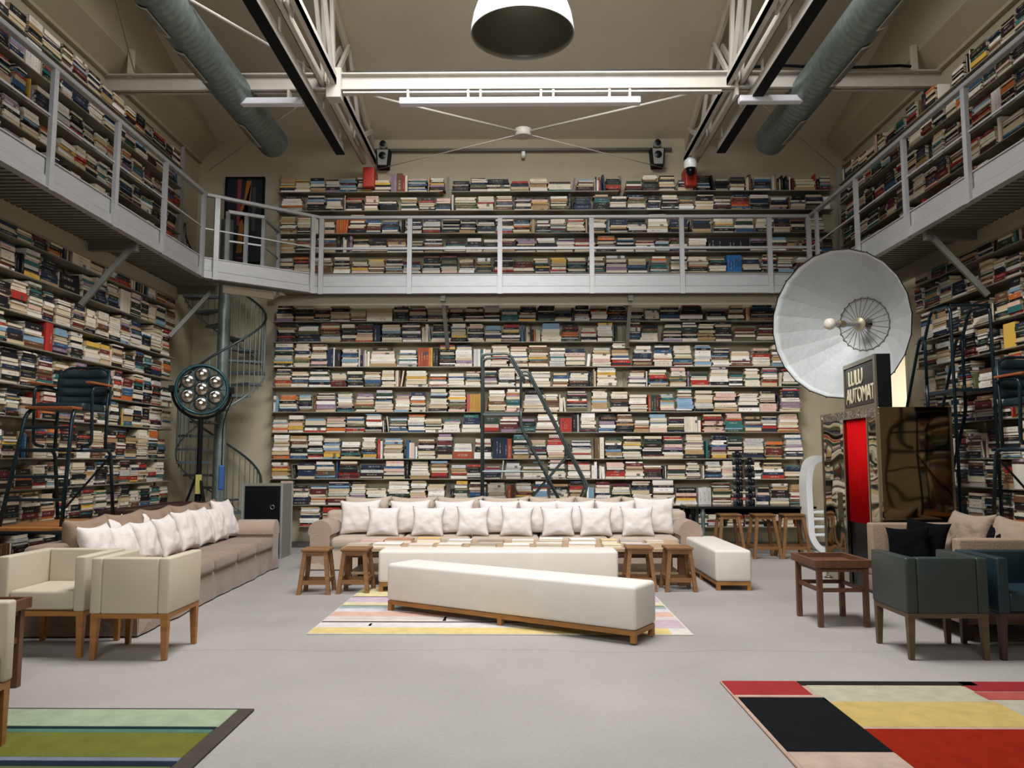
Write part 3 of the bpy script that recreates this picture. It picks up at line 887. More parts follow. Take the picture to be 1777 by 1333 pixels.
def book_geo(c, L, D, T, inset=.003, board=.0022):
    l, dd, t = L.length, D.length, T.length
    bt = min(board, t * .25)
    L1, D1, T1 = L / l, D / dd, T / t
    # cover: U section in D-T plane extruded along L; spine at -D
    u = [(-dd, -t), (dd, -t), (dd, -t + bt), (-dd + bt, -t + bt), (-dd + bt, t - bt), (dd, t - bt), (dd, t), (-dd, t)]
    V = []
    for sL in (-l, l):
        for (a, b) in u: V.append(c + L1 * sL + D1 * a + T1 * b)
    Fc = [(0, 1, 9, 8), (1, 2, 10, 9), (2, 3, 11, 10), (3, 4, 12, 11), (4, 5, 13, 12), (5, 6, 14, 13), (6, 7, 15, 14), (7, 0, 8, 15),
          (0, 3, 2, 1), (0, 7, 4, 3), (7, 6, 5, 4), (8, 9, 10, 11), (8, 11, 12, 15), (15, 12, 13, 14)]
    Fc[9] = (0, 3, 4, 7); Fc[12] = (8, 15, 12, 11)
    Vp = []
    pi = inset if inset < l * .2 else l * .1
    for sL in (-l + pi, l - pi):
        for (a, b) in ((-dd + bt, -t + bt), (dd - pi, -t + bt), (dd - pi, t - bt), (-dd + bt, t - bt)):
            Vp.append(c + L1 * sL + D1 * a + T1 * b)
    Fp = [(0, 1, 5, 4), (1, 2, 6, 5), (2, 3, 7, 6), (0, 3, 2, 1), (4, 5, 6, 7)]
    return V, Fc, Vp, Fp


def book_material(name, attr=True):
    m = bpy.data.materials.new(name); m.use_nodes = True
    nt = m.node_tree; b = nt.nodes['Principled BSDF']; L = nt.links
    col = nt.nodes.new('ShaderNodeAttribute'); col.attribute_name = 'binding'
    uv = nt.nodes.new('ShaderNodeAttribute'); uv.attribute_name = 'spine_uv'
    sep = nt.nodes.new('ShaderNodeSeparateXYZ'); L.new(uv.outputs['Vector'], sep.inputs[0])

    def math_(op, a, b_=None, c_=None):
        n = nt.nodes.new('ShaderNodeMath'); n.operation = op
        for k, v in enumerate((a, b_, c_)):
            if v is None: continue
            if isinstance(v, (int, float)): n.inputs[k].default_value = v
            else: L.new(v, n.inputs[k])
        return n.outputs[0]
    x, y, rn = sep.outputs[0], sep.outputs[1], sep.outputs[2]
    cmb = nt.nodes.new('ShaderNodeCombineXYZ')
    L.new(math_('MULTIPLY', x, 75.), cmb.inputs[0]); L.new(math_('MULTIPLY', y, 1.2), cmb.inputs[1]); L.new(math_('MULTIPLY', rn, 97.), cmb.inputs[2])
    n = nt.nodes.new('ShaderNodeTexNoise'); n.inputs['Scale'].default_value = 1; n.inputs['Detail'].default_value = 1; L.new(cmb.outputs[0], n.inputs[0])
    letters = math_('GREATER_THAN', n.outputs[0], .53)
    band = math_('LESS_THAN', math_('ABSOLUTE', math_('SUBTRACT', y, .5)), .16)
    r2 = math_('FRACT', math_('MULTIPLY', rn, 7.31)); r3 = math_('FRACT', math_('MULTIPLY', rn, 13.7))
    a0 = math_('MULTIPLY_ADD', r2, .3, .08); a1 = math_('MULTIPLY_ADD', r3, .35, .5)
    inx = math_('MULTIPLY', math_('GREATER_THAN', x, a0), math_('LESS_THAN', x, a1))
    ok = math_('GREATER_THAN', x, .001)
    txt = math_('MULTIPLY', math_('MULTIPLY', letters, band), math_('MULTIPLY', inx, ok))
    txt = math_('MULTIPLY', txt, math_('GREATER_THAN', r3, .25))
    bw = nt.nodes.new('ShaderNodeRGBToBW'); L.new(col.outputs['Color'], bw.inputs[0])
    dark = math_('GREATER_THAN', bw.outputs[0], .22)
    tcol = nt.nodes.new('ShaderNodeMix'); tcol.data_type = 'RGBA'; L.new(dark, tcol.inputs[0])
    tcol.inputs[6].default_value = (.62, .55, .4, 1); tcol.inputs[7].default_value = (.06, .05, .05, 1)
    # coloured title panel on some spines
    pan = math_('MULTIPLY', math_('LESS_THAN', math_('ABSOLUTE', math_('SUBTRACT', x, math_('MULTIPLY_ADD', r2, .4, .3))), .09), math_('GREATER_THAN', r2, .9))
    pan = math_('MULTIPLY', pan, ok)
    pm = nt.nodes.new('ShaderNodeMix'); pm.data_type = 'RGBA'; L.new(math_('MULTIPLY', pan, .85), pm.inputs[0])
    L.new(col.outputs['Color'], pm.inputs[6])
    hue = nt.nodes.new('ShaderNodeCombineColor'); hue.mode = 'HSV'; L.new(r3, hue.inputs[0]); hue.inputs[1].default_value = .55; L.new(math_('MULTIPLY_ADD', r2, -.6, .65), hue.inputs[2])
    L.new(hue.outputs[0], pm.inputs[7])
    mx = nt.nodes.new('ShaderNodeMix'); mx.data_type = 'RGBA'; L.new(math_('MULTIPLY', txt, .65), mx.inputs[0])
    L.new(pm.outputs[2], mx.inputs[6]); L.new(tcol.outputs[2], mx.inputs[7])
    L.new(mx.outputs[2], b.inputs['Base Color'])
    b.inputs['Roughness'].default_value = .6; b.inputs['Specular IOR Level'].default_value = .35
    return m


bookmat = book_material('book_bindings')


def mesh_books(name, items):
    """items: list of (V, F, colour, spine face index or None, rnd)"""
    nv = sum(len(i[0]) for i in items)
    verts = []; faces = []; cols = []; uvs = []
    for (V, Fs, col, spine, rnd) in items:
        o = len(verts)
        verts.extend(V)
        for k, f in enumerate(Fs):
            faces.append([o + q for q in f])
            for q in range(len(f)): cols.append((*col, 1.))
            if k == spine: uvs += [(.01, 0, rnd), (.01, 1, rnd), (1, 1, rnd), (1, 0, rnd)]
            else: uvs += [(-1, 0, rnd)] * len(f)
    me = bpy.data.meshes.new(name); me.from_pydata(verts, [], faces)
    at = me.color_attributes.new('binding', 'FLOAT_COLOR', 'CORNER'); at.data.foreach_set('color', np.array(cols, dtype=np.float32).ravel())
    au = me.attributes.new('spine_uv', 'FLOAT_VECTOR', 'CORNER'); au.data.foreach_set('vector', np.array(uvs, dtype=np.float32).ravel())
    me.materials.append(bookmat)
    return me


# ---- which 300 show largest in the photograph
fw = Vector((-math.sin(YAW) * math.cos(PITCH), math.cos(YAW) * math.cos(PITCH), math.sin(PITCH)))
rt_ = Vector((math.cos(YAW), math.sin(YAW), 0)); up_ = rt_.cross(fw)


def project(p):
    d = Vector(p) - Vector((0, 0, EYE)); k = d.dot(fw)
    return CX + F * d.dot(rt_) / k, CY - F * d.dot(up_) / k


OCC = [(-5.45, -4.76, 5, 12.3, 4.2, 4.53), (4.76, 5.45, 5, 13.5, 4.2, 4.53), (-3.4, 4.8, 12.75, 13.5, 4.2, 4.53), (-4.78, -3.3, 11.6, 13.5, 4.2, 4.53),
       (-4.5, -3.3, 6.4, 11.4, 0, .9), (-3.0, 2.5, 10.9, 12, 0, .95), (3.9, 4.75, 8.8, 10.4, 0, 2.7), (3.6, 4.8, 6.7, 8.7, 0, .95), (-4.1, -2.6, 6.0, 6.8, 0, .78),
       (3.0, 4.7, 9.4, 9.8, 2.2, 4.1), (2.9, 4.3, 6.1, 6.8, 0, .78), (-4.6, -3.9, 12.9, 13.5, 0, 1.15), (2.6, 4.6, 12.4, 13.1, .6, .8), (-5.2, -4.4, 8.5, 8.9, 2.05, 2.5),
       (4.55, 5.2, 7.9, 8.1, 2.0, 2.6), (3.35, 3.75, 12.5, 13, .8, 1.75), (4.5, 5.3, 7.1, 8.1, .75, .95), (-5.2, -4.5, 7.9, 9.0, .75, .85), (-3.1, -2.4, 13.2, 13.8, 6.2, 6.7)]


def blocked(p):
    o = Vector((0, 0, EYE)); d = Vector(p) - o
    for (x0, x1, y0, y1, z0, z1) in OCC:
        t0, t1 = 0., .995
        for k, (a, b) in enumerate(((x0, x1), (y0, y1), (z0, z1))):
            if abs(d[k]) < 1e-9:
                if not a <= o[k] <= b: t0 = 2; break
                continue
            u, v = (a - o[k]) / d[k], (b - o[k]) / d[k]
            if u > v: u, v = v, u
            t0, t1 = max(t0, u), min(t1, v)
        if t0 < t1: return True
    return False


vis_stacks = {}
for b in BOOKS:
    c, L, D, T = world_box(b)
    front = c - D if b['out'] != 'pages' else c + D
    if b['kind'] == 'face': front = c - T
    cs = [front + a + e for a, e in ((L, T), (L, -T), (-L, -T), (-L, T))] if b['kind'] != 'face' else [front + a + e for a, e in ((L, D), (L, -D), (-L, -D), (-L, D))]
    pc = [project(q) for q in cs]
    ar = abs(sum(pc[i][0] * pc[(i + 1) % 4][1] - pc[(i + 1) % 4][0] * pc[i][1] for i in range(4))) / 2
    cx_, cy_ = sum(q[0] for q in pc) / 4, sum(q[1] for q in pc) / 4
    inside = 8 < cx_ < 1769 and 8 < cy_ < 1325
    b['area'] = ar if inside and not blocked(front) and not blocked(front + L * .8) and not blocked(front - L * .8) else 0
    if inside and ar > 0: vis_stacks.setdefault((b['wall'], b['st'], b['i']), set()).add(b['stack'])
order = sorted(range(len(BOOKS)), key=lambda k: -(BOOKS[k]['area'] + (1e6 if 'text' in BOOKS[k] else 0)))
pick = set(order[:300])
ORD = ['zeroth', 'first', 'second', 'third', 'fourth', 'fifth', 'sixth', 'seventh', 'eighth', 'ninth', 'tenth', 'eleventh', 'twelfth', 'thirteenth', 'fourteenth',
       'fifteenth', 'sixteenth', 'seventeenth', 'eighteenth', 'nineteenth', 'twentieth', 'twenty-first', 'twenty-second', 'twenty-third', 'twenty-fourth',
       'twenty-fifth', 'twenty-sixth', 'twenty-seventh', 'twenty-eighth', 'twenty-ninth', 'thirtieth', 'thirty-first', 'thirty-second', 'thirty-third',
       'thirty-fourth', 'thirty-fifth', 'thirty-sixth', 'thirty-seventh', 'thirty-eighth', 'thirty-ninth', 'fortieth', 'forty-first', 'forty-second', 'forty-third', 'forty-fourth', 'forty-fifth', 'forty-sixth', 'forty-seventh', 'forty-eighth', 'forty-ninth', 'fiftieth']
rest = []
for k, b in enumerate(BOOKS):
    c, L, D, T = world_box(b)
    col = PD[b['col']]; v = 1 + (b['rnd'] - .5) * .25; col = tuple(min(1, x * v) for x in col)
    if k not in pick:
        V, Fc, Vp, Fp = book_geo(c, L, D, T)
        rest.append((V, Fc, col, 7, b['rnd'])); rest.append((Vp, Fp, b['page'], None, 0))
        continue
    V, Fc, Vp, Fp = book_geo(Vector((0, 0, 0)), L, D, T)
    vs = sorted(vis_stacks[(b['wall'], b['st'], b['i'])])
    n = vs.index(b['stack']) + 1 if b['stack'] in vs else 1
    from_ = 'left' if b['wall'] == 'back' else 'the camera'
    thick = min(b['ds'], b['dz']) if b['kind'] != 'face' else .05
    size = 'thick ' if thick > .05 else ('thin ' if thick < .022 else '')
    where = f"{b['wall']} wall's {ORD[b['i'] + 1]} {b['st']} shelf"
    if b['kind'] == 'flat':
        lab = f"{size}{b['col']} book {ORD[b['pos']]} up in pile {ORD[n]} from {from_.replace('the ', '')}, {where}"
    elif b['kind'] == 'up':
        lab = f"{size}{b['col']} upright book, {ORD[b['pos']]} in group {ORD[n]} from {from_.replace('the ', '')}, {where}"
    else:
        lab = f"{b['col']} book with its cover facing out, {where}"
    r = bpy.data.objects.new('book', None); C.objects.link(r); r.location = c; r.empty_display_size = .05
    tag(r, lab, 'book', f"books on the {b['wall']} wall shelves")
    o = bpy.data.objects.new('cover', mesh_books('cover', [(V, Fc, col, 7, b['rnd'])])); C.objects.link(o); o.parent = r
    o = bpy.data.objects.new('pages', mesh_books('pages', [(Vp, Fp, b['page'], None, 0)])); C.objects.link(o); o.parent = r
    if 'text' in b:
        cu = bpy.data.curves.new('txt', 'FONT'); cu.body = b['text']; cu.extrude = .001; cu.resolution_u = 2; cu.align_x = 'CENTER'
        q = bpy.data.objects.new('q', cu); C.objects.link(q); me = bpy.data.meshes.new_from_object(q.evaluated_get(bpy.context.evaluated_depsgraph_get())); bpy.data.objects.remove(q)
        xs = [v.co.x for v in me.vertices]; hs = max(v.co.y for v in me.vertices); wt_ = min(b['ds'] * .8, .16 if len(b['text']) < 6 else .3) / (max(xs) - min(xs))
        for v in me.vertices: v.co = Vector((v.co.x * wt_, -b['dd'] / 2 - .0015 - v.co.z, (v.co.y / hs - .5) * b['dz'] * .55))
        me.materials.append(mat('spine_title', '#d8d0bc', .5)); q = bpy.data.objects.new('title', me); C.objects.link(q); q.parent = r
        r['label'] = f"dark book with {b['text']} on its spine, {where}"
o = bpy.data.objects.new('shelved_books', mesh_books('shelved_books', rest)); C.objects.link(o)
tag(o, 'thousands of smaller looking books in piles and rows on all the wall shelves', 'books', kind='stuff')
print('BOOKS', len(BOOKS), 'min area', BOOKS[order[299]]['area'])

# ------------------------------------------------------------------ rugs
def rug(name, label, x0, x1, y0, y1, patches, edge, th=.014, k=.62):
    t = thing(name, label, 'rug', ((x0 + x1) / 2, (y0 + y1) / 2, 0))
    ox, oy = (x0 + x1) / 2, (y0 + y1) / 2
    m = MB().box(x0 - ox, x1 - ox, y0 - oy, y1 - oy, 0, th); m.bev(.004, 1); m.build('base', mat('rug_' + edge, tuple(k * q for q in lin(edge)), .95, var=.08, vscale=9, bump=.4, bscale=90, spec=.1), t)
    for (a, b, c, d, col) in patches:
        MB().box(a - ox, b - ox, c - oy, d - oy, th - .003, th + .004).bev(.003, 1).build('colour_field', mat('rug_' + col, tuple(k * q for q in lin(col)), .95, var=.1, vscale=9, bump=.4, bscale=90, spec=.1), t)
    return t


rug('abstract_rug', 'red, black, yellow and cream colour-block rug at the right front', 1.34, 4.1, 3.2, 5.55, [
    (1.35, 1.85, 5.22, 5.54, 'b03a3a'), (1.35, 1.86, 5.17, 5.22, 'd9b3a2'), (1.85, 3.02, 5.44, 5.54, '2c2a28'), (1.88, 2.9, 5.08, 5.44, 'cdc9ae'),
    (1.36, 1.9, 4.24, 5.17, '14181b'), (1.9, 2.92, 4.62, 5.08, 'e0c478'), (1.9, 2.92, 4.585, 4.62, 'dcb7a0'),
    (1.9, 2.85, 3.95, 4.585, 'a3260f'), (2.85, 3.6, 3.95, 4.27, 'a3260f'), (1.36, 1.9, 3.3, 4.22, 'd8c0ae'), (1.9, 3.4, 3.3, 3.93, 'cdb08f'),
    (2.92, 3.5, 5.32, 5.54, 'a8343a'), (2.9, 3.5, 5.14, 5.3, 'c4625a'), (3.5, 4.09, 5.3, 5.54, '1f2022'), (2.92, 4.09, 4.3, 5.12, 'cbc8b4'), (3.5, 4.09, 5.12, 5.3, 'cbc8b4'), (3.6, 4.09, 3.95, 4.28, '7a6a80')], 'd8b8a4')
rug('green_rug', 'pale and olive green rug with dark border at the left front', -4.2, -1.6, 3.0, 4.92, [
    (-4.2, -1.69, 4.58, 4.885, 'b4c4a4'), (-4.2, -1.7, 4.535, 4.58, '1f3338'), (-4.2, -1.7, 4.48, 4.535, '5f8a78'), (-4.2, -1.7, 4.12, 4.48, '7c8038'), (-4.2, -1.7, 4.07, 4.12, '8c93a0'), (-4.2, -1.7, 4.0, 4.07, '22303c'), (-4.2, -1.7, 3.1, 4.0, '6c7a4a')], '5a544c')
rug('striped_rug', 'pale striped rug with yellow, pink and grey bands under the benches', -1.85, 1.48, 7.0, 9.5, [
    (-1.84, 1.3, 7.01, 7.24, 'e6cf8c'), (-1.84, 1.05, 7.25, 7.46, 'e4e0d8'), (1.06, 1.46, 7.25, 7.6, 'cdb9c0'), (-1.84, 1.05, 7.47, 7.52, '6f6068'), (-1.84, 1.46, 7.61, 7.75, 'd9cfc9'),
    (-1.84, 1.46, 7.76, 7.98, 'e0b8a6'), (-1.84, 1.46, 7.99, 8.15, 'ded8dc'), (-1.84, 1.46, 8.16, 8.26, '9fb0b2'), (-1.84, 1.46, 8.27, 8.33, '8b9678'), (-1.84, 1.46, 8.34, 8.5, 'e2d7b0'),
    (-1.84, 1.46, 8.51, 8.8, 'd2bccb'), (-1.84, 1.46, 8.81, 8.86, '8c8478'), (-1.84, 1.46, 8.87, 9.45, 'e6dba8'),
    (-1.38, -1.35, 7.3, 7.42, '1a1a1a'), (-.33 - .4, -.3 - .4, 7.55, 7.75, '1a1a1a'), (1.0, 1.03, 7.28, 7.5, '4a4444')], 'e2ddd2', th=.01, k=.72)


# ------------------------------------------------------------------ benches
def bench(label, cx, cy, rz, L, D, H=.46, z0=0.):
    t = thing('upholstered_bench', label, 'bench', (cx, cy, z0), rz, 'cream upholstered benches')
    m = rbox(-L / 2, L / 2, -D / 2, D / 2, .1, H, .035, 4)
    m.build('cushion', cream_b, t, smooth='auto')
    m = MB()
    e = .012
    m.box(-L / 2 + e, L / 2 - e, -D / 2 + e, -D / 2 + .055, .06, .1); m.box(-L / 2 + e, L / 2 - e, D / 2 - .055, D / 2 - e, .06, .1)
    m.box(-L / 2 + e, -L / 2 + .055, -D / 2 + .055, D / 2 - .055, .06, .1); m.box(L / 2 - .055, L / 2 - e, -D / 2 + .055, D / 2 - .055, .06, .1)
    m.build('frame', oak, t)
    for x in (-L / 2 + .035, 0, L / 2 - .035):
        for y in (-D / 2 + .035, D / 2 - .035):
            MB().box(x - .022, x + .022, y - .022, y + .022, 0, .06).build('leg', oak, t)
    return t


bench('long cream bench standing askew in front on the striped rug', -.09, 7.50, -math.atan2(1.43, 2.26), 2.68, .43, z0=.014)
bench('long cream bench set straight against the book-covered coffee table', -.26, 9.35, 0, 2.72, .42, z0=.014)
bench('short cream bench standing end-on to the right of the coffee table', 2.45, 10.22, PI / 2, 1.75, .42)


# ------------------------------------------------------------------ stools
def stool(name, label, x, y, rz, H, W0, W1, group, z0=0.):
    t = thing(name, label, 'stool', (x, y, z0), rz, group)
    a, b = W0 / 2, W1 / 2
    MB().box(-b - .02, b + .02, -b - .02, b + .02, H - .03, H).bev(.008, 2).build('seat', stoolw, t)
    for sx in (-1, 1):
        for sy in (-1, 1):
            m = MB(); m.taper((sx * (a - .025), sy * (a - .025), 0), (sx * (b - .02), sy * (b - .02), H - .03), .045, .045)
            m.build('leg', stoolw, t)
    for k, (z, hh) in enumerate(((H - .055, .05), (.13 if H < .6 else .16, .045))):
        f = z / H; r = (a - .025) * (1 - f) + (b - .02) * f
        for sgn in (-1, 1):
            MB().box(-r, r, sgn * r - .01, sgn * r + .01, z - hh / 2, z + hh / 2).build('rail', stoolw, t)
            MB().box(sgn * r - .01, sgn * r + .01, -r, r, z - hh / 2 + .02, z + hh / 2 + .02).build('rail', stoolw, t)
    return t


sg = 'low wooden stools by the coffee table'
stool('low_stool', 'low wooden stool, outermost on the left of the coffee table', -2.32, 9.19, .03, .5, .38, .27, sg)
stool('low_stool', 'low wooden stool on the left, next to the straight cream bench', -1.88, 9.24, -.04, .5, .38, .27, sg)
stool('low_stool', 'low wooden stool on the right, next to the straight cream bench', 1.37, 9.44, .0, .5, .38, .27, sg)
stool('low_stool', 'low wooden stool, outermost on the right of the coffee table', 1.82, 9.42, .03, .5, .38, .27, sg)
sg = 'tall wooden stools at the dark bar table'
stool('bar_stool', 'tall wooden stool at the dark table, partly behind the short bench', 3.22, 12.55, 0, .67, .46, .29, sg)
stool('bar_stool', 'tall wooden stool in the middle of three at the dark table', 3.74, 12.5, .03, .67, .46, .29, sg)
stool('bar_stool', 'tall wooden stool beside the white frame at the dark table', 4.19, 12.5, -.03, .67, .46, .29, sg)

# ------------------------------------------------------------------ coffee table and its books
tanw = mat('pale_table_wood', '#a98f70', .5, var=.15, vscale=4, grain=(1, 8, 1))
t = thing('coffee_table', 'long low wooden coffee table covered with books in front of the sofa', 'table', (-.08, 10.12, 0))
MB().box(-2.08, 2.08, -.47, .47, .4, .445).bev(.006, 1).build('tabletop', tanw, t)
for x in (-2.0, 0, 2.0):
    for y in (-.4, .4):
        MB().box(x - .04, x + .04, y - .04, y + .04, 0, .4).build('leg', walnut, t)
MB().box(-2.0, 2.0, -.42, .42, .13, .155).build('lower_shelf', tanw, t)
MB().box(-2.04, 2.04, -.43, -.4, .33, .4).build('apron', walnut, t)
CB = [  # x, y, w, d, layers (colour, thickness), words
    (-1.9, 10.32, .3, .24, [('#d3a79b', .03)], 'pink-covered book at the far left of the coffee table'),
    (-1.55, 10.3, .34, .27, [('#b0764e', .05)], 'thick orange-brown book on the left of the coffee table'),
    (-1.18, 10.36, .3, .22, [('#d9b25c', .055)], 'thick yellow book in the far row on the coffee table'),
    (-.78, 10.34, .3, .25, [('#dcd7d6', .035)], 'white book with grey picture beside the yellow book'),
    (-.38, 10.33, .32, .24, [('#8b7c6c', .025)], 'flat brown-grey book in the far row of the coffee table'),
    (.02, 10.32, .28, .24, [('#d8d3cc', .035)], 'pale book in the middle of the far row on the table'),
    (.38, 10.32, .3, .24, [('#4a443e', .03), ('#ece6dc', .025)], 'dark book with white pages in the middle of the table'),
    (.78, 10.3, .32, .26, [('#ebe8e4', .05)], 'thick white book right of the dark one on the table'),
    (1.12, 10.34, .2, .2, [('#e0c98f', .04)], 'small pale yellow book towards the right of the table'),
    (1.4, 10.32, .28, .22, [('#a8a2a0', .03)], 'grey book near the right of the far row'),
    (1.7, 10.34, .22, .2, [('#cfc4b4', .025)], 'small beige book, rightmost in the far row'),
    (-1.98, 9.9, .28, .22, [('#b5aa9c', .03)], 'greyish magazine near the left stools'),
    (-1.62, 9.86, .34, .26, [('#e4e1e2', .04)], 'white book in the near row behind the left stool'),
    (-1.22, 9.86, .3, .24, [('#d9cfc8', .03)], 'pinkish grey book in the near row of the table'),
    (-.86, 9.86, .3, .24, [('#e6dcd6', .035)], 'pale pink book in the near row behind the bench'),
    (-.46, 9.86, .32, .22, [('#9b8d7e', .03)], 'brown book with dark oval pictures in the near row'),
    (-.06, 9.86, .32, .24, [('#e7e2da', .03)], 'cream book in the middle of the near row'),
    (.34, 9.86, .32, .22, [('#6b6058', .025), ('#d8cebf', .02)], 'dark striped book in the near row of the table'),
    (.74, 9.86, .32, .24, [('#eceae6', .045)], 'thick white book in the near row right of centre'),
    (1.1, 9.86, .22, .22, [('#d9cfae', .03)], 'small pale yellow-green book in the near row'),
    (1.42, 9.88, .3, .16, [('#b9aeb4', .03)], 'grey patterned book in the near row close to the right stools')]
for (x, y, wd, dp, ly, lab) in CB:
    zz = .446; r = thing('table_book', lab, 'book', (x, y, zz), R.uniform(-.08, .08), 'books on the coffee table'); h = 0
    for (colr, tk) in ly:
        m = MB(); m.box(-wd / 2, wd / 2, -dp / 2, dp / 2, h, h + .003); m.box(-wd / 2, wd / 2, -dp / 2, dp / 2, h + tk - .003, h + tk); m.box(-wd / 2, -wd / 2 + .004, -dp / 2, dp / 2, h, h + tk)
        m.build('cover', mat('cover_' + colr[1:], colr, .4, var=.12, vscale=14), r)
        MB().box(-wd / 2 + .004, wd / 2 - .004, -dp / 2 + .004, dp / 2 - .004, h + .003, h + tk - .003).build('pages', mat('paper', '#e8e0cf', .8), r)
        h += tk


# ------------------------------------------------------------------ cushions
def pillow_mesh(wd, ht, th, seed, ear=.14, sag=.0):
    rr = random.Random(seed); off = Vector((rr.uniform(0, 50), rr.uniform(0, 50), rr.uniform(0, 50)))
    m = MB(); n = 22
    for sgn in (-1, 1):
        def fn(a, b):
            u, v = a * 2 - 1, b * 2 - 1
            pu = 1 - ear * (1 - v * v) ** 1.0; pv = 1 - ear * (1 - u * u)
            e = max(0, (1 - abs(u) ** 2.6)) ** .5 * max(0, (1 - abs(v) ** 2.6)) ** .5
            x, z = u * wd / 2 * (1 - ear * (1 - abs(v)) ** .0 * (1 - v * v) * abs(u) ** 3), v * ht / 2 * (1 - ear * (1 - u * u) * abs(v) ** 3)
            p = Vector((x, 0, z))
            nz = noise.noise(p * 9 + off) * .5 + noise.noise(p * 22 + off) * .22
            y = sgn * th / 2 * e * (1 + .5 * nz) - sag * th * (1 - v) * .1
            return Vector((x, y, z + ht / 2))
        m.grid(fn, n, n)
    bmesh.ops.remove_doubles(m.bm, verts=m.bm.verts, dist=.0008)
    return m


PM = {}


def cushion(name, label, wd, ht, th, mt, seed, loc, rz, lean, parent=None, group=None, roll=0.):
    k = (round(wd, 2), round(ht, 2), th, seed % 4, mt.name)
    if k not in PM:
        o = pillow_mesh(wd, ht, th, seed % 4 + 3).build(name, mt, smooth=True); PM[k] = o.data
    else:
        o = bpy.data.objects.new(name, PM[k]); C.objects.link(o)
    o.location = loc
    o.rotation_euler = (Matrix.Rotation(rz, 3, 'Z') @ Matrix.Rotation(lean, 3, 'X') @ Matrix.Rotation(roll, 3, 'Y')).to_euler()
    if parent: o.parent = parent
    else: tag(o, label, 'cushion', group)
    return o


def skirt(m, L, D, h, seed):
    """slip-cover skirt: rounded box with slightly rippled faces and hem"""
    m.box(-L / 2, L / 2, 0, D, .015, h)
    bmesh.ops.subdivide_edges(m.bm, edges=[e for e in m.bm.edges if e.calc_length() > L * .6], cuts=int(L * 14), use_grid_fill=True)
    bmesh.ops.subdivide_edges(m.bm, edges=[e for e in m.bm.edges if abs(e.verts[0].co.z - e.verts[1].co.z) > .1], cuts=3, use_grid_fill=True)
    for v in m.bm.verts:
        if v.co.y < .01:
            f = 1 - v.co.z / h
            v.co.y -= .05 * f * f * (noise.noise(Vector((v.co.x * 2.6, seed, 0))) + .25 * noise.noise(Vector((v.co.x * 14, seed, 3)))) + .02 * f
    return m


def roll_arm(D, h, wd, mt, t, x, name='arm'):
    m = MB(); bm = m.bm; pr = []
    r = wd / 2
    for (px, pz) in [(-r * .8, .02), (-r * .85, h - r * 1.3)] + [(r * 1.02 * math.cos(a), h - r + r * math.sin(a)) for a in [PI + .2 - k * (PI + .4) / 12 for k in range(13)]] + [(r * .85, h - r * 1.3), (r * .8, .02)]:
        pr.append((px, pz))
    ra = [bm.verts.new((p, 0, z)) for p, z in pr]; rb = [bm.verts.new((p, D, z)) for p, z in pr]
    for i in range(len(pr)):
        j = (i + 1) % len(pr); bm.faces.new([ra[i], ra[j], rb[j], rb[i]])
    bm.faces.new(ra[::-1]); bm.faces.new(rb)
    o = m.build(name, mt, t, smooth='auto', loc=(x, 0, 0))
    return o


def slip_sofa(label, x, y, rz, L, D, nseat, nback, mt, seed, throw=(True, True)):
    t = thing('slipcovered_sofa', label, 'sofa', (x, y, 0), rz, 'long slipcovered sofas')
    skirt(MB(), L, D, .3, seed).build('base', mt, t, smooth='auto')
    aw = .3
    inner = L - 2 * aw
    for k in range(nseat):
        a = -inner / 2 + inner * k / nseat; b = a + inner / nseat
        m = rbox(a + .004, b - .004, -.03, D - .25, .29, .45, .05, 4)
        for v in m.bm.verts:
            if v.co.z > .4: v.co.z += .012 * noise.noise(v.co * 4 + Vector((seed, 0, 0))) - .006 * ((v.co.x - (a + b) / 2) / (b - a)) ** 2 * 4
        m.build('seat_cushion', mt, t, smooth='auto')
    rbox(-L / 2 + .04, L / 2 - .04, D - .26, D, .3, .76, .06, 4).build('back', mt, t, smooth='auto')
    for k in range(nback):
        a = -inner / 2 + inner * (k + .5) / nback
        cushion('back_cushion', None, inner / nback * 1.03, .56, .24, mt if mt is not taupe else pill_t, seed + k, (a, D - .3, .42), 0, -.16, parent=t)
    for s in (-1, 1):
        o = roll_arm(D, .66, aw, mt, t, s * (L / 2 - aw / 2))
        th = roll_arm(D * .5, .675, aw + .02, taupe_lt, o, 0, 'throw'); th.location = (0, -.015, 0)
        th['label'] = 'folded light throw over the arm'
    return t


slip_sofa('long beige slipcovered sofa lined with white cushions facing the camera', -.22, 10.98, 0, 5.35, 1.05, 5, 7, beige_c, 3)
LA = PI / 2 + .036
slip_sofa('long brown slipcovered sofa along the left book wall', -3.34, 9.08, LA, 4.45, 1.02, 5, 5, taupe, 9)
g = 'large white cushions at the back of the facing sofa'
bigs = [(598, 661), (677, 752), (753, 827), (833, 897), (899, 966), (966, 1031), (1036, 1098), (1098, 1164)]
pos_w = ['leftmost', 'second from the left', 'third from the left', 'fourth from the left', 'fifth from the left', 'sixth from the left', 'second from the right', 'rightmost']
for k, (a, b) in enumerate(bigs):
    xc = ((a + b) / 2 - 904) / F * 11.5
    cushion('large_cushion', f'large white linen cushion, {pos_w[k]} in the back row on the facing sofa', .6, .5 if k < 7 else .54, .17, pill_w, k, (xc, 11.42, .44), R.uniform(-.06, .06), -.2, group=g, roll=R.uniform(-.03, .03))
g = 'small white cushions at the front of the facing sofa'
smalls = [(640, 695), (718, 770), (797, 846), (870, 922), (940, 995), (1005, 1059), (1075, 1132)]
pos_w = ['leftmost', 'second from the left', 'third from the left', 'middle one', 'third from the right', 'second from the right', 'rightmost']
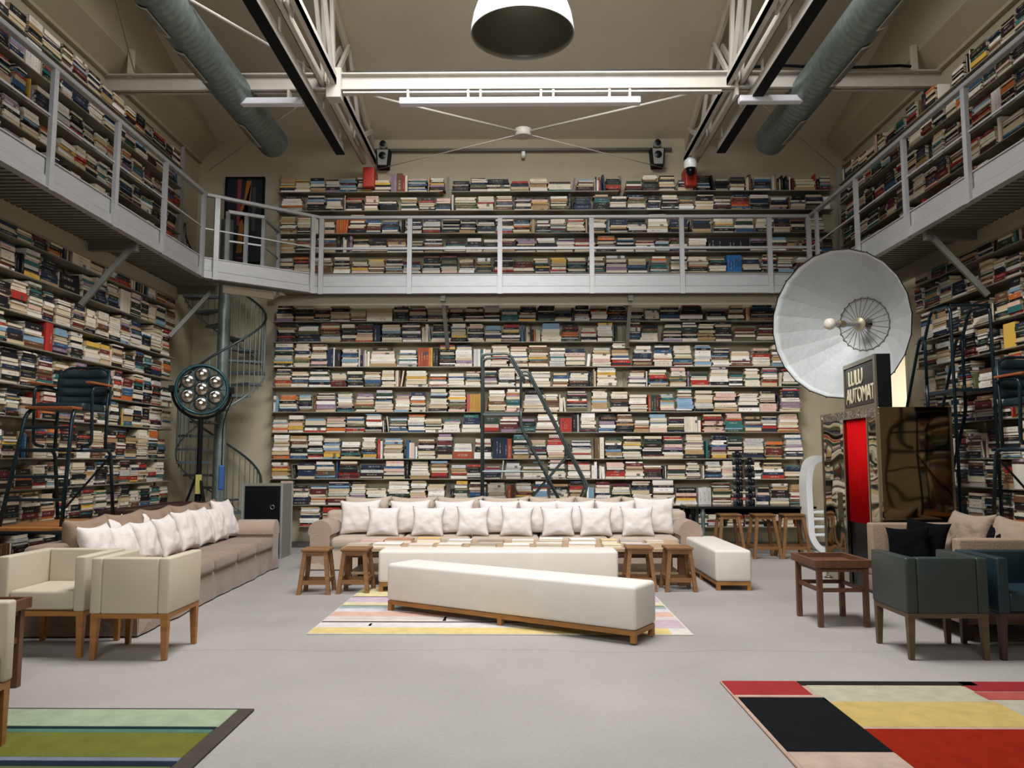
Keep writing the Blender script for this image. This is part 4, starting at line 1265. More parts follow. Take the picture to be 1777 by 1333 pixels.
for k, (a, b) in enumerate(smalls):
    xc = ((a + b) / 2 - 904) / F * 11.2
    cushion('small_cushion', f'small square white cushion, {pos_w[k]} in the front row on the facing sofa', .47, .43, .17, pill_w, k + 1, (xc, 11.13, .44), R.uniform(-.05, .05), -.3, group=g, roll=R.uniform(-.04, .04))
# left sofa cushions: placed along the seat (local x from the near end to the far end)
g = 'white cushions on the brown left sofa'
ca, sa = math.cos(LA), math.sin(LA)


def lsofa(u, v): return (-3.34 + u * ca - v * sa, 9.08 + u * sa + v * ca)


whites = [(-1.72, .5, 'nearest to the armchairs'), (-1.28, .46, 'second from the near end'), (-.76, .46, 'third from the near end'), (-.2, .47, 'fourth from the near end'),
          (.34, .5, 'fourth from the far end'), (.86, .5, 'third from the far end'), (1.36, .48, 'second from the far end'), (1.74, .56, 'biggest one, at the far end')]
for k, (u, hh, wds) in enumerate(whites):
    x, y = lsofa(u, .5)
    cushion('white_cushion', f'white cushion on the left sofa, {wds}', .52 if k < 7 else .58, hh, .18, pill_w, k, (x, y, .44), LA + R.uniform(-.1, .1), -.34, group=g, roll=R.uniform(-.05, .05))
for k, (u, wds) in enumerate(((-1.02, 'behind the second and third'), (-.48, 'behind the fourth'), (1.55, 'behind the second last'))):
    x, y = lsofa(u, .68)
    cushion('white_cushion', f'white cushion standing in the back row of the left sofa, {wds}', .5, .5, .16, pill_w, k + 2, (x, y, .46), LA + .05, -.25, group=g)


# ------------------------------------------------------------------ armchairs
def armchair(label, x, y, rz, wd, D, H, lm, wm, group, opened=True):
    """tub armchair, opening towards local -y"""
    t = thing('armchair', label, 'armchair', (x, y, 0), rz, group)
    z0 = .345; th = .085
    rbox(-wd / 2 + th, wd / 2 - th, D / 2 - th, D / 2, z0, H, .014, 3).build('backrest', lm, t, smooth='auto')
    for s in (-1, 1):
        a, b = sorted((s * wd / 2, s * (wd / 2 - th)))
        m = rbox(a, b, -D / 2, D / 2, z0, H, .014, 3)
        m.build('armrest', lm, t, smooth='auto')
    rbox(-wd / 2 + th + .003, wd / 2 - th - .003, -D / 2 + .015, D / 2 - th, z0 + .005, .5, .025, 4).build('seat', lm, t, smooth='auto')
    m = MB(); e = .008
    m.box(-wd / 2 + e, wd / 2 - e, -D / 2 + e, -D / 2 + .045, .31, z0); m.box(-wd / 2 + e, wd / 2 - e, D / 2 - .045, D / 2 - e, .31, z0)
    m.box(-wd / 2 + e, -wd / 2 + .045, -D / 2 + .045, D / 2 - .045, .31, z0); m.box(wd / 2 - .045, wd / 2 - e, -D / 2 + .045, D / 2 - .045, .31, z0)
    m.build('frame', wm, t)
    for sx in (-1, 1):
        for sy in (-1, 1):
            m = MB(); m.taper((sx * (wd / 2 - .03), sy * (D / 2 - .03), 0), (sx * (wd / 2 - .035), sy * (D / 2 - .035), .32), .036, .054); m.build('leg', wm, t)
    return t


g = 'cream leather tub armchairs'
armchair('cream armchair seen from behind, right one of the touching pair', -2.95, 6.38, PI, .6, .6, .76, cream_l, oak, g)
armchair('cream armchair facing the camera, left one of the touching pair', -3.68, 6.48, 0, .68, .62, .76, cream_l, oak, g)
armchair('cream armchair cut off by the left edge of the view', -2.97, 3.98, PI / 2 + .06, .62, .6, .76, cream_l, oak, g)
g = 'dark leather tub armchairs'
wk = mat('olive_brown_wood', '#54432c', .5, var=.2, vscale=5, grain=(1, 1, 6))
armchair('dark green leather armchair seen from behind beside the tray table', 3.22, 6.46, PI, .62, .6, .76, green_l, wk, g)
armchair('dark teal leather armchair facing the camera at the right edge', 3.93, 6.46, 0, .66, .6, .76, teal_l, mat('dark_red_wood', '#3d231c', .5, var=.2), g)


# ------------------------------------------------------------------ side tables
def side_table(label, x, y, rz, wd, D, H, tray=True, lip=.045):
    t = thing('side_table', label, 'table', (x, y, 0), rz, 'dark wooden side tables')
    MB().box(-wd / 2 - .02, wd / 2 + .02, -D / 2 - .02, D / 2 + .02, H - .07, H - .045).build('tabletop', walnut, t)
    m = MB()
    for (a, b, c, d) in ((-wd / 2 - .03, wd / 2 + .03, -D / 2 - .03, -D / 2), (-wd / 2 - .03, wd / 2 + .03, D / 2, D / 2 + .03), (-wd / 2 - .03, -wd / 2, -D / 2, D / 2), (wd / 2, wd / 2 + .03, -D / 2, D / 2)):
        m.box(a, b, c, d, H - .07, H)
    m.bev(.003, 1).build('tray_rim', walnut, t)
    for sx in (-1, 1):
        for sy in (-1, 1):
            MB().box(sx * (wd / 2 - .022) - .022, sx * (wd / 2 - .022) + .022, sy * (D / 2 - .022) - .022, sy * (D / 2 - .022) + .022, 0, H - .07).build('leg', walnut, t)
    for z in (H - .09, H - .27):
        for s in (-1, 1):
            MB().box(-wd / 2 + .04, wd / 2 - .04, s * (D / 2 - .022) - .012, s * (D / 2 - .022) + .012, z - .02, z + .015).build('rail', walnut, t)
            MB().box(s * (wd / 2 - .022) - .012, s * (wd / 2 - .022) + .012, -D / 2 + .04, D / 2 - .04, z - .02, z + .015).build('rail', walnut, t)
    return t


side_table('dark wooden tray table beside the dark green armchair', 2.9, 7.62, .02, .46, .56, .6)
side_table('dark wooden side table at the left edge by the cream armchairs', -3.58, 5.17, 0, .5, .5, .58)

# narrow console behind the left sofa
t = thing('console_table', 'long dark console table behind the left sofa', 'table', (-4.68, 10.35, 0))
MB().box(-.21, .21, -1.05, 1.05, .845, .89).bev(.004, 1).build('tabletop', walnut_d, t)
m = MB()
for (a, b, c, d) in ((-.23, .23, -1.07, -1.04), (-.23, .23, 1.04, 1.07), (-.23, -.2, -1.04, 1.04), (.2, .23, -1.04, 1.04)): m.box(a, b, c, d, .83, .91)
m.build('rim', walnut_d, t)
for sx in (-1, 1):
    for sy in (-1, 0, 1):
        MB().box(sx * .17 - .03, sx * .17 + .03, sy * .98 - .03, sy * .98 + .03, 0, .845).build('leg', walnut_d, t)

# ------------------------------------------------------------------ right sofa
t = thing('modern_sofa', 'low angular taupe sofa with black cushions facing left', 'sofa', (3.66, 7.68, 0), -PI / 2)
# local: x along length (+x -> world -y), front -y -> world -x
L, D = 1.8, 1.05
bf = mat('sofa_weave', '#8b7866', .95, var=.06, vscale=5, bump=.3, bscale=70)
rbox(-L / 2, L / 2, 0, D, .14, .3, .012, 2).build('base', bf, t, smooth='auto')
rbox(-L / 2 + .14, L / 2 - .14, -.02, D - .2, .3, .46, .03, 3).build('seat_cushion', bf, t, smooth='auto')
for s in (-1, 1):
    a, b = sorted((s * L / 2, s * (L / 2 - .13))); rbox(a, b, .0, D, .3, .84, .02, 3).build('arm', bf, t, smooth='auto')
rbox(-L / 2 + .13, L / 2 - .13, D - .16, D, .3, .84, .02, 3).build('back', bf, t, smooth='auto')
for k, x in enumerate((-.36, .4)):
    cushion('back_cushion', None, .76, .56, .24, mat('sofa_cushion_cloth', '#8d7c6a', .95, bump=.3, bscale=30), k, (x, .72, .44), 0, -.22, parent=t)
for x in (-.82, .82):
    for y in (.08, D - .08): MB().box(x - .03, x + .03, y - .03, y + .03, 0, .14).build('leg', walnut_d, t)
g = 'black cushions on the taupe sofa'
cushion('black_cushion', 'black cushion standing upright in the far corner of the taupe sofa', .44, .46, .16, pill_k, 1, (4.02, 8.18, .45), -PI / 2 + .75, -.25, group=g, roll=.12)
cushion('black_cushion', 'black cushion half hidden in front of the upright black one', .42, .4, .16, pill_k, 2, (3.86, 8.08, .45), -PI / 2 + .85, -.3, group=g, roll=-.1)
cushion('black_cushion', 'black cushion lying low between the taupe back cushions', .42, .42, .15, pill_k, 3, (4.3, 7.4, .5), -PI / 2 + .1, -.35, group=g)

# ------------------------------------------------------------------ seven-lamp film light on a tripod
def bend(pts, r=.12, n=6):
    """round the inner corners of a polyline"""
    pts = [Vector(p) for p in pts]; out = [pts[0]]
    for i in range(1, len(pts) - 1):
        a, b, c = pts[i - 1], pts[i], pts[i + 1]
        d0, d1 = (a - b), (c - b); q = min(r, d0.length * .48, d1.length * .48)
        p0, p1 = b + d0.normalized() * q, b + d1.normalized() * q
        for k in range(n + 1):
            u = k / n; out.append(p0 * (1 - u) ** 2 + b * 2 * u * (1 - u) + p1 * u * u)
    return out + [pts[-1]]


t = thing('film_lamp', 'film light with seven round bulbs in a teal ring on a tripod', 'lamp', (-4.78, 11.82, 0), .36)
t.scale = (1.05, 1.05, 1.05)
hz = 2.43
RY = Matrix.Rotation(PI / 2, 4, 'X')
MB().tube([(.345 * math.cos(a * PI / 24), 0, hz + .345 * math.sin(a * PI / 24)) for a in range(48)], .022, 8, True).build('ring', teal_metal, t, smooth=True)
MB().tube([(.345 * math.cos(a * PI / 24), .14, hz + .345 * math.sin(a * PI / 24)) for a in range(48)], .015, 8, True).build('ring', teal_metal, t, smooth=True)
m = MB()
for k in range(12):
    a = k * PI / 6; m.bar((.345 * math.cos(a), 0, hz + .345 * math.sin(a)), (.345 * math.cos(a), .14, hz + .345 * math.sin(a)), .02)
for k in range(3):
    a = k * PI / 3; m.bar((.34 * math.cos(a), .07, hz + .38 * math.sin(a)), (-.34 * math.cos(a), .07, hz - .38 * math.sin(a)), .018)
m.build('cage', teal_metal, t)
for k in range(7):
    a = PI / 2 + (k - 1) * PI / 3; r = 0 if k == 0 else .212
    c = (r * math.cos(a), -.03, hz + r * math.sin(a))
    o = MB().lathe([(.04, -.12), (.075, -.08), (.095, -.02), (.101, .01), (.096, .014), (.09, .008), (.07, .02), (.03, .028), (.001, .03)], c, 28, RY).build('bulb', glassk, t, smooth=True)
    o['label'] = 'round silvery reflector bulb'
    MB().lathe([(.101, -.014), (.107, 0), (.101, .014)], c, 28, RY).build('bulb_rim', dark_m, o, smooth=True)
m = MB(); m.tube([(.39 * math.cos(a), .05, hz + .39 * math.sin(a) - .02) for a in [PI + k * PI / 24 for k in range(25)]], .02, 8)
m.bar((-.44, .05, hz), (-.34, .05, hz), .09); m.bar((.34, .05, hz), (.44, .05, hz), .09)
m.build('yoke', black_m, t)
MB().tube([(0, .05, .95), (0, .05, hz - .42)], .035, 12).build('pole', black_m, t, smooth='auto')
MB().tube([(0, .05, .5), (0, .05, 1.0)], .045, 12).build('pole_sleeve', black_m, t, smooth='auto')
MB().box(-.04, .04, -.012, .0, .95, 1.22).build('ballast_label', mat('faded_yellow', '#a8a04e', .6), t)['label'] = 'yellow strip on the pole'
for k in range(3):
    a = -PI / 2 + .5 + k * 2 * PI / 3
    MB().tube([(0, .05, 1.3), (.42 * math.cos(a), .05 + .42 * math.sin(a), .02)], .018, 8).build('leg', black_m, t)
m = MB(); m.tube(bend([(.43, .05, hz - .1), (.3, .0, 2.0), (.3, -.02, 1.35)], .2), .009, 6); m.build('cable', black_m, t)
MB().box(.26, .34, -.06, .02, 1.0, 1.35).bev(.015, 2).build('connector_box', mat('blue_connector', '#1c4f86', .5), t)

# ------------------------------------------------------------------ steel platform ladders
lad_m = mat('ladder_steel', '#4a5452', .35, metal=.6)


def platform_ladder(label, x, y, rz, W_, mt, group, zs=1.):
    """climbs from +x down to the floor; platform over x 0..0.6 at 2.2 m; width along y"""
    t = thing('library_ladder', label, 'ladder', (x, y, 0), rz, group); t.scale = (1, 1, zs)
    for yy in (-W_ / 2, W_ / 2):
        m = MB(); m.tube(bend([(0, yy, 0), (0, yy, 3.12), (.42, yy, 3.14), (.62, yy, 2.8), (.66, yy, 2.72)], .09), .019, 8); m.build('side_frame', mt, t, smooth=True)
        m = MB(); m.tube(bend([(.6, yy, 2.24), (.6, yy, 2.86), (.72, yy, 2.86), (1.62, yy, 1.1), (1.52, yy, .86)], .09), .019, 8); m.build('handrail', mt, t, smooth=True)
        m = MB(); m.tube(bend([(.6, yy, 2.3), (.6, yy, 2.0), (1.66, yy, 0)], .12), .021, 8); m.build('stringer', mt, t, smooth=True)
    MB().box(-.01, .62, -W_ / 2, W_ / 2, 2.18, 2.215).build('platform', mt, t)
    for k in range(8):
        z = 1.95 - k * .245; xx = .6 + (2.0 - z) * .53
        MB().box(xx - .1, xx + .07, -W_ / 2 + .01, W_ / 2 - .01, z - .012, z + .012).build('step', mt, t)
    MB().tube([(0, -W_ / 2, 3.13), (0, W_ / 2, 3.13)], .016, 8).build('cross_rail', mt, t)
    for yy in (-W_ / 2, W_ / 2):
        MB().tube([(0, yy, 1.32), (.95, yy, 1.32)], .012, 6).build('brace', mt, t)
        MB().tube([(.28, yy, .35), (1.32, yy, 1.56)], .013, 6).build('brace', mt, t)
    MB().tube([(0, -W_ / 2, .12), (0, W_ / 2, .12)], .014, 6).build('cross_rail', mt, t)
    return t


g = 'tall steel platform ladders'
platform_ladder('grey steel platform ladder in front of the back shelves behind the sofa', -.6, 12.45, 0, .5, lad_m, g)
blue_m = mat('blue_black_steel', '#1b2c33', .3, metal=.5)
platform_ladder('dark steel platform ladder by the right shelves behind the high chair', 5.12, 9.0, PI / 2, .45, blue_m, g, 1.04)


# ------------------------------------------------------------------ high ladder chairs
def ladder_chair(label, x, y, mir, group):
    """faces -y; x,y centre of the base"""
    t = thing('high_chair', label, 'chair', (x, y, 0), 0, group)
    a, d = .31, .5
    s = mir
    MB().box(-a - .05, a + .05, -d - .1, d + .1, .8, .84).bev(.006, 1).build('base_deck', plank, t)
    m = MB()
    m.tube([(-a - .06, -d - .11, .79), (a + .06, -d - .11, .79), (a + .06, d + .11, .79), (-a - .06, d + .11, .79)], .024, 8, True); m.build('base_frame', blue_m, t)
    for sx in (-1, 1):
        for sy in (-1, 1):
            MB().tube([(sx * (a + .04), sy * (d + .08), .79), (sx * (a + .04), sy * (d + .08), 0)], .022, 8).build('leg', blue_m, t)
    for sx in (-1, 1):
        MB().tube(bend([(sx * a, -d, .84), (sx * .24, -d + .22, 1.98), (sx * .22, -d + .34, 2.04), (sx * .22, .1, 2.04)], .1), .021, 8).build('front_tube', blue_m, t, smooth=True)
        MB().tube(bend([(sx * a, -.2, 1.6), (sx * a, d - .12, 1.6), (sx * a, d, .84)], .1), .02, 8).build('rear_tube', blue_m, t, smooth=True)
        MB().tube([(sx * .28, .32, 1.6), (sx * .27, .34, 2.5)], .018, 8).build('back_post', blue_m, t, smooth=True)
        MB().tube(bend([(sx * .2, -.02, 1.64), (sx * .31, -.02, 1.66), (sx * .31, -.06, 2.27), (sx * .31, .2, 2.29), (sx * .3, .32, 2.27)], .08), .017, 8).build('arm_tube', blue_m, t, smooth=True)
        MB().box(sx * .31 - .035, sx * .31 + .035, -.14, .3, 2.3, 2.325).bev(.008, 2).build('armrest', armwood, t)
    for z in (1.1, 1.33, 1.6, 1.83):
        f = (z - .84) / 1.14; yy = -d + .22 * f; xx = a + (.24 - a) * f
        MB().tube([(-xx, yy, z), (xx, yy, z)], .016, 8).build('rung', blue_m, t)
    MB().tube([(-a, d - .05, 1.6), (a, d - .05, 1.6)], .016, 8).build('cross_bar', blue_m, t)
    MB().tube([(s * a, d - .1, 1.55), (-s * a, d - .02, .86)], .012, 6).build('cross_bar', blue_m, t)
    MB().box(-.25, .25, -.3, -.12, 2.02, 2.05).bev(.006, 1).build('footrest', armwood, t)
    m = rbox(-.26, .26, -.12, .32, 2.02, 2.1, .025, 3); m.build('seat', navy_m, t, smooth='auto')
    # ribbed rounded back
    m = MB(); hw, z0, z1 = .27, 2.1, 2.5
    def fb(u, v, sg):
        x_ = (u * 2 - 1); zz = z0 + (z1 - z0) * v
        w_ = hw * (1 if v < .7 else math.sqrt(max(0, 1 - ((v - .7) / .3) ** 2 * .55)))
        rib = .022 * abs(math.sin(v * PI * 4)) ** .6
        ed = max(0, 1 - abs(x_) ** 6)
        return Vector((x_ * w_, .33 - sg * (.012 + rib * ed ** .5) - .04 * (1 - x_ * x_) * -1, zz))
    m.grid(lambda u, v: fb(u, v, 1), 16, 32); m.grid(lambda u, v: fb(u, v, -1), 16, 32)
    bmesh.ops.remove_doubles(m.bm, verts=m.bm.verts, dist=.0005)
    bnd = [e for e in m.bm.edges if e.is_boundary]
    if bnd: bmesh.ops.bridge_loops(m.bm, edges=bnd)
    m.build('backrest', navy_m, t, smooth='auto')
    MB().tube(bend([(-.29, .34, 2.1), (-.29, .35, 2.42), (-.2, .36, 2.52), (.2, .36, 2.52), (.29, .35, 2.42), (.29, .34, 2.1)], .08), .016, 8).build('back_frame', blue_m, t, smooth=True)
    return t


g = 'high ladder chairs'
ladder_chair('tall ladder chair with ribbed dark seat at the left book wall', -4.86, 8.42, 1, g)
ladder_chair('tall ladder chair with ribbed dark seat at the right edge', 5.03, 7.6, -1, g)
t = thing('lidded_pot', 'pale cylindrical pot with dark lid on the right wall shelf', 'pot', (5.36, 8.55, 1.18))
MB().lathe([(.1, 0), (.115, .01), (.125, .27), (.12, .28)], seg=28).build('body', mat('pale_pot', '#b9b6a6', .6), t, smooth='auto')
MB().lathe([(.128, .28), (.13, .3), (.11, .33), (.001, .335)], seg=28).build('lid', walnut_d, t, smooth='auto')

# ------------------------------------------------------------------ silver parabolic reflector
t = thing('umbrella_reflector', 'huge silver parabolic umbrella light reflector on a stand', 'lamp', (4.23, 10.55, 0))
ctr = Vector((0, 0, 3.306))
# axis points from the bowl's mouth towards the camera, a little down and left
ax = Vector((-.79, -.61, -.1)).normalized()
ex = Vector((0, 0, 1)).cross(ax).normalized(); ey = ax.cross(ex)
mt4 = Matrix((ex, ey, ax)).transposed()
NP = 24; RR = .995; DP = .8


def para(r, th):
    k = int(th / (2 * PI) * NP + 1e-6)
    f = th / (2 * PI) * NP - k
    # facetted gores: straight between ribs
    a0, a1 = 2 * PI * k / NP, 2 * PI * (k + 1) / NP
    x_ = r * ((1 - f) * math.cos(a0) + f * math.cos(a1)); y_ = r * ((1 - f) * math.sin(a0) + f * math.sin(a1))
    z_ = DP * (r / RR) ** 2 - .018 * math.sin(PI * f) * (r / RR) ** 2
    z_ += .004 * noise.noise(Vector((x_ * 5, y_ * 5, 0)))
    return ctr + mt4 @ Vector((x_, y_, z_ - DP))


m = MB(); nr = 18; ring_prev = None
nt_ = NP
ringv = []
for i in range(nr + 1):
    r = .06 + (RR - .06) * i / nr
    ringv.append([m.bm.verts.new(para(r, 2 * PI * (j + .001) / nt_)) for j in range(nt_)])
for i in range(nr):
    for j in range(nt_):
        m.bm.faces.new([ringv[i][j], ringv[i][(j + 1) % nt_], ringv[i + 1][(j + 1) % nt_], ringv[i + 1][j]])
o = m.build('canopy', silver, t, smooth=True)
o.data.set_sharp_from_angle(angle=math.radians(4.5))
sm = o.modifiers.new('thick', 'SOLIDIFY'); sm.thickness = .004
edge = [para(RR, 2 * PI * k / NP) for k in range(NP)]
MB().tube(edge, .007, 6, True).build('rim', black_m, t)
for k in range(NP):
    a = 2 * PI * k / NP
    pr = [para(.06 + (RR - .06) * i / 8, a) - mt4 @ Vector((0, 0, .012)) for i in range(9)]
    MB().tube(pr + [pr[-1] + mt4 @ Vector((.015 * math.cos(a), .015 * math.sin(a), .02))], .006, 5).build('rib', black_m, t)
hubp = ctr + mt4 @ Vector((0, 0, -DP + .25))
scm = mat('reflector_strut', '#5f564c', .45, metal=.5)
for k in range(NP):
    a = 2 * PI * k / NP
    MB().tube([hubp + mt4 @ Vector((.04 * math.cos(a), .04 * math.sin(a), 0)), para(.37, a + .001) + mt4 @ Vector((0, 0, .015))], .0045, 5).build('spoke', scm, t)
ring2 = []
for k in range(NP * 4):
    a = 2 * PI * k / (NP * 4); sc2 = .36 + (.0 if k % 4 else .012)
    ring2.append(para(sc2, a + .0001) + mt4 @ Vector((0, 0, .02)))
MB().tube(ring2, .006, 5, True).build('cord_ring', scm, t)
m4 = mt4.to_4x4()
MB().lathe([(.06, 0), (.09, .01), (.09, .03), (.05, .045), (.035, .05)], hubp - mt4 @ Vector((0, 0, .02)), 24, m4).build('hub', mat('hub_metal', '#a39b80', .35, metal=.6), t, smooth='auto')
tip = hubp + mt4 @ Vector((0, 0, .72))
MB().tube([hubp, tip], .034, 12).build('focus_tube', alum, t, smooth='auto')
MB().lathe([(.04, 0), (.05, .01), (.05, .12), (.03, .14)], hubp + mt4 @ Vector((0, 0, .4)), 20, m4).build('lamp_head', mat('lamp_head_metal', '#8a7a5c', .35, metal=.6), t, smooth='auto')
MB().lathe([(.01, -.065), (.06, -.045), (.08, 0), (.07, .05), (.025, .075)], tip, 24, m4).build('glass_dome', mat('pearl_glass', '#cfc5b8', .15), t, smooth=True)
back = ctr + mt4 @ Vector((0, 0, -DP - .1))
MB().tube([hubp, back], .03, 10).build('shaft', black_m, t)
sp = Vector((back.x + .18, back.y + .1, 0))
MB().tube([(sp.x, sp.y, .9), (sp.x, sp.y, back.z - .06), tuple(back)], .03, 10).build('stand_pole', black_m, t)
MB().tube([(sp.x, sp.y, 2.0), (sp.x, sp.y, 2.35)], .06, 10).build('stand_clamp', black_m, t)
MB().tube([(sp.x + .02, sp.y, 2.3), (sp.x + .3, sp.y + .02, 1.9)], .018, 8).build('crank_arm', black_m, t)
for k in range(3):
    a = .5 + k * 2 * PI / 3
    MB().tube([(sp.x, sp.y, 1.0), (sp.x + .36 * math.cos(a), sp.y + .36 * math.sin(a), .02)], .018, 8).build('leg', black_m, t)

# ------------------------------------------------------------------ mirrored photo booth with red curtain
X0, X1, Y1, Y2, HB = 3.92, 4.72, 8.8, 10.4, 2.08
t = thing('photo_booth', 'mirror-clad photo booth with a red curtain beside the right shelves', 'booth', (X0, Y1, 0))
mm = mirror_mat('wavy_mirror', '#b9b2a4', .06, 1.7, .04, .35)
md = mirror_mat('dark_mirror', '#6e614c', .08, 1.3, .07, .45)
tm = mat('booth_trim', '#b4ac9c', .2, metal=1)
w_, l_ = X1 - X0, Y2 - Y1
c0, c1 = .27, .9     # curtain opening along y
MB().box(0, .03, 0, c0, 0, HB - .1).build('side_panel', mm, t)
MB().box(0, .03, c1, l_, 0, HB - .1).build('side_panel', mm, t)
MB().box(0, .03, -.0, l_, HB - .1, HB).build('header', mirror_mat('crinkled_mirror', '#c8c4bc', .06, 22, .1, 1.), t)
MB().box(.03, w_, 0, .03, 0, HB).build('front_panel', md, t)
MB().box(w_ - .03, w_, .03, l_, 0, HB).build('rear_side', black_m, t)
MB().box(.03, w_ - .03, l_ - .03, l_, 0, HB).build('end_panel', black_m, t)
MB().box(.03, w_ - .03, .03, l_ - .03, HB - .03, HB).build('roof_panel', black_m, t)
MB().box(.04, .08, c0, c1, 0, .78).build('lower_panel', black_g, t)
m = MB(); n = 60; pts = [(.035 + .016 * math.sin(i * 1.1), c0 + (c1 - c0) * i / n) for i in range(n + 1)]
a = [m.bm.verts.new((x, y, .77)) for x, y in pts]; b = [m.bm.verts.new((x, y, HB - .1)) for x, y in pts]
for i in range(n): m.bm.faces.new([a[i], a[i + 1], b[i + 1], b[i]])
o = m.build('curtain', red_v, t, smooth=True); o.modifiers.new('thick', 'SOLIDIFY').thickness = .004
for (x, y) in ((-.012, -.012), (-.012, l_ - .01), (w_ - .01, -.012)):
    MB().box(x, x + .025, y, y + .025, 0, HB).build('corner_trim', tm, t)
MB().box(-.006, .004, c0 - .03, c0, 0, HB - .1).build('edge_trim', tm, t)
MB().box(-.006, .004, c1, c1 + .03, 0, HB - .1).build('edge_trim', tm, t)
MB().box(-.03, .0, c1 + .2, c1 + .24, .75, 1.1).build('handle', chrome, t)
for y in (.02, l_ - .02):
    MB().lathe([(.04, 0), (.035, .012), (.012, .02), (.012, .03)], (-.03, y, 0), 12).build('foot', chrome, t)
# lit sign on top
sg_ = thing('booth_sign', 'black sign box with cream lettering standing on the photo booth', 'sign', (4.0, 8.93, HB + .01))
A, B = Vector((0, 0, 0)), Vector((.15, 1.25, 0)); d = (B - A).normalized(); nrm = Vector((-d.y, d.x, 0))
Ls = (B - A).length; Mx = Matrix((d, -nrm, Vector((0, 0, 1)))).transposed().to_4x4()   # x along the face, y into the box, z up
HS = .6
MB().box(0, Ls, .0, .15, 0, HS, Mx).build('case', black_m, sg_)
MB().box(.05, Ls - .05, -.008, 0, .06, HS - .06, Mx).build('glass_front', black_g, sg_)
fr = mat('sign_frame', '#8f8878', .25, metal=.8)
m = MB(); m.box(0, Ls, -.02, 0, 0, .05, Mx).box(0, Ls, -.02, 0, HS - .05, HS, Mx).box(0, .07, -.02, 0, .05, HS - .05, Mx).box(Ls - .03, Ls, -.02, 0, .05, HS - .05, Mx); m.build('frame', fr, sg_)
letm = mat('sign_letters', '#d8cfae', .5)


def letters(txt, x_left, x_right, z0, z1):
    """text on the sign face; the face reads from its far end (left in the view) to its near end"""
    cu = bpy.data.curves.new('txt', 'FONT'); cu.body = txt; cu.extrude = .004; cu.size = 1; cu.space_character = .9; cu.resolution_u = 3
    o = bpy.data.objects.new('lettering', cu); C.objects.link(o)
    dg = bpy.context.evaluated_depsgraph_get(); me = bpy.data.meshes.new_from_object(o.evaluated_get(dg)); bpy.data.objects.remove(o)
    xs = [v.co.x for v in me.vertices]; ys = [v.co.y for v in me.vertices]
    sx = (x_right - x_left) / (max(xs) - min(xs)); sz = (z1 - z0) / (max(ys) - min(ys)); mx_, my_ = min(xs), min(ys)
    for v in me.vertices:
        u = (v.co.x - mx_) * sx; zz = (v.co.y - my_) * sz; k = v.co.z
        # far end is x=Ls on the box axis, so run backwards
        p = Mx @ Vector((Ls - x_left - u, -.012 - (k if k > 0 else k) * 1., z0 + zz))
        v.co = p
    me.flip_normals(); me.materials.append(letm)
    o = bpy.data.objects.new('lettering', me); C.objects.link(o); o.parent = sg_
    return o


letters('LULU', .2, .76, .315, .5)
letters('AUTOMAT', .08, 1.2, .1, .285)

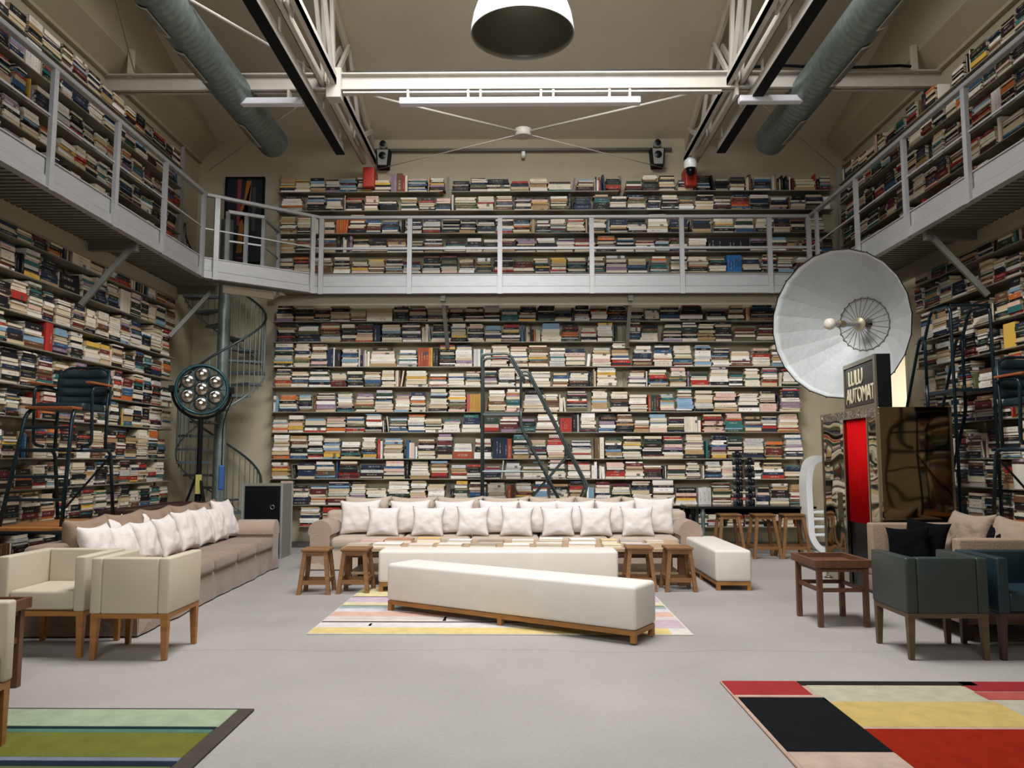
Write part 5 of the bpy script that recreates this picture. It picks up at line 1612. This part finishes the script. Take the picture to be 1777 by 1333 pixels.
# ------------------------------------------------------------------ dark bar table and what stands on it
t = thing('bar_table', 'long dark table against the back shelves on the right', 'table', (3.6, 12.85, 0))
MB().box(-1.0, 1.0, -.3, .3, .74, .775).bev(.004, 1).build('tabletop', mat('dark_glass_top', '#1c2120', .2), t)
for x in (-.9, -.75, .9):
    for y in (-.22, .22):
        MB().lathe([(.035, 0), (.03, .02), (.03, .6), (.045, .66), (.03, .7), (.035, .74)], (x, y, 0), 16).build('leg', black_g if x != -.75 else galv, t, smooth='auto')
MB().box(-.95, .95, .2, .23, .62, .74).build('apron', black_m, t)
cb = mat('camera_black', '#121417', .35); cs = mat('camera_silver', '#7f8488', .3, metal=.8); cl = mat('camera_lens', '#0b1220', .08)
cnt = 0
for col, (cx, nlev) in enumerate(((3.46, 8), (3.65, 7))):
    z = .776
    for lv in range(nlev):
        hh = .1 if lv % 3 else .12
        side_ = 'left' if col == 0 else 'right'
        where = 'bottom' if lv == 0 else ('top' if lv == nlev - 1 else ORD[lv + 1] + ' from the bottom')
        t = thing('film_camera', f'old black film camera, {where} of the {side_} tower on the dark table', 'camera', (cx + R.uniform(-.008, .008), 12.82, z), R.uniform(-.15, .15), 'black film cameras piled in two towers')
        MB().box(-.075, .075, -.03, .03, 0, hh - .025).bev(.008, 2).build('body', cb, t, smooth='auto')
        MB().box(-.03, .03, -.03, .025, hh - .025, hh - .001).bev(.006, 1).build('viewfinder', cs if (lv + col) % 3 == 0 else cb, t)
        o = MB().lathe([(.034, 0), (.034, .05), (.028, .055), (.026, .045), (.001, .04)], (0, -.03, hh * .42), 20, Matrix.Rotation(PI / 2, 4, 'X')).build('lens', cb, t, smooth='auto')
        MB().lathe([(.024, .046), (.015, .052), (.001, .054)], (0, -.03, hh * .42), 16, Matrix.Rotation(PI / 2, 4, 'X')).build('front_glass', cl, o, smooth=True)
        MB().lathe([(.01, hh - .026), (.01, hh - .01)], (.055, 0, 0), 12).build('dial', cs, t)
        z += hh

# white rounded frame with slats
t = thing('white_slatted_frame', 'white rounded frame with slats standing between table and booth', 'shelf', (4.78, 12.45, 0))
m = MB()
pts = bend([(.35, 0, 1.52), (-.3, 0, 1.52), (-.38, 0, 1.2), (-.36, 0, .3), (-.22, 0, .12), (.35, 0, .12), (.42, 0, .3), (.42, 0, 1.4)], .16, 8)
n = len(pts); a = []
for i, p in enumerate(pts):
    q0, q1 = pts[i - 1], pts[(i + 1) % n]; tg = (q1 - q0).normalized(); nn = Vector((-tg.z, 0, tg.x)) * .045
    a.append([m.bm.verts.new(p + nn + Vector((0, -.16, 0))), m.bm.verts.new(p - nn + Vector((0, -.16, 0))), m.bm.verts.new(p - nn + Vector((0, .16, 0))), m.bm.verts.new(p + nn + Vector((0, .16, 0)))])
for i in range(n):
    b = a[(i + 1) % n]
    for k in range(4): m.bm.faces.new([a[i][k], a[i][(k + 1) % 4], b[(k + 1) % 4], b[k]])
m.build('frame', white_p, t, smooth='auto')
for z in (.7, .6, .48, .36):
    MB().box(-.32, .38, -.15, .15, z - .02, z + .02).bev(.01, 2).build('slat', white_p, t)
rbox(-.3, .36, -.15, .15, .0, .13, .05, 3).build('foot', mat('shaded_white', '#c9ccc4', .5), t, smooth='auto')

# flight case next to the stairs
t = thing('flight_case', 'black cabinet with grey metal edges beside the spiral stair', 'cabinet', (-3.95, 12.5, 0))
MB().box(-.3, .3, -.27, .25, 0, 1.13).build('body', mat('case_grey', '#7d7b70', .5), t)
o = MB().box(-.27, .27, -.285, -.27, .72 - .7, .98).build('door', black_m, t)
MB().tube([(.16 + .03 * math.cos(k), -.3, .78 + .03 * math.sin(k)) for k in [i * PI / 8 for i in range(16)]], .006, 6, True).build('ring_handle', galv, o)
MB().box(-.27, .27, -.285, -.27, .985, 1.1).build('lid_front', black_m, t)
for x in (-.3, .3):
    for y in (-.28, .25): MB().box(x - .012, x + .012, y - .012, y + .012, 0, 1.13).build('corner_rail', alum, t)
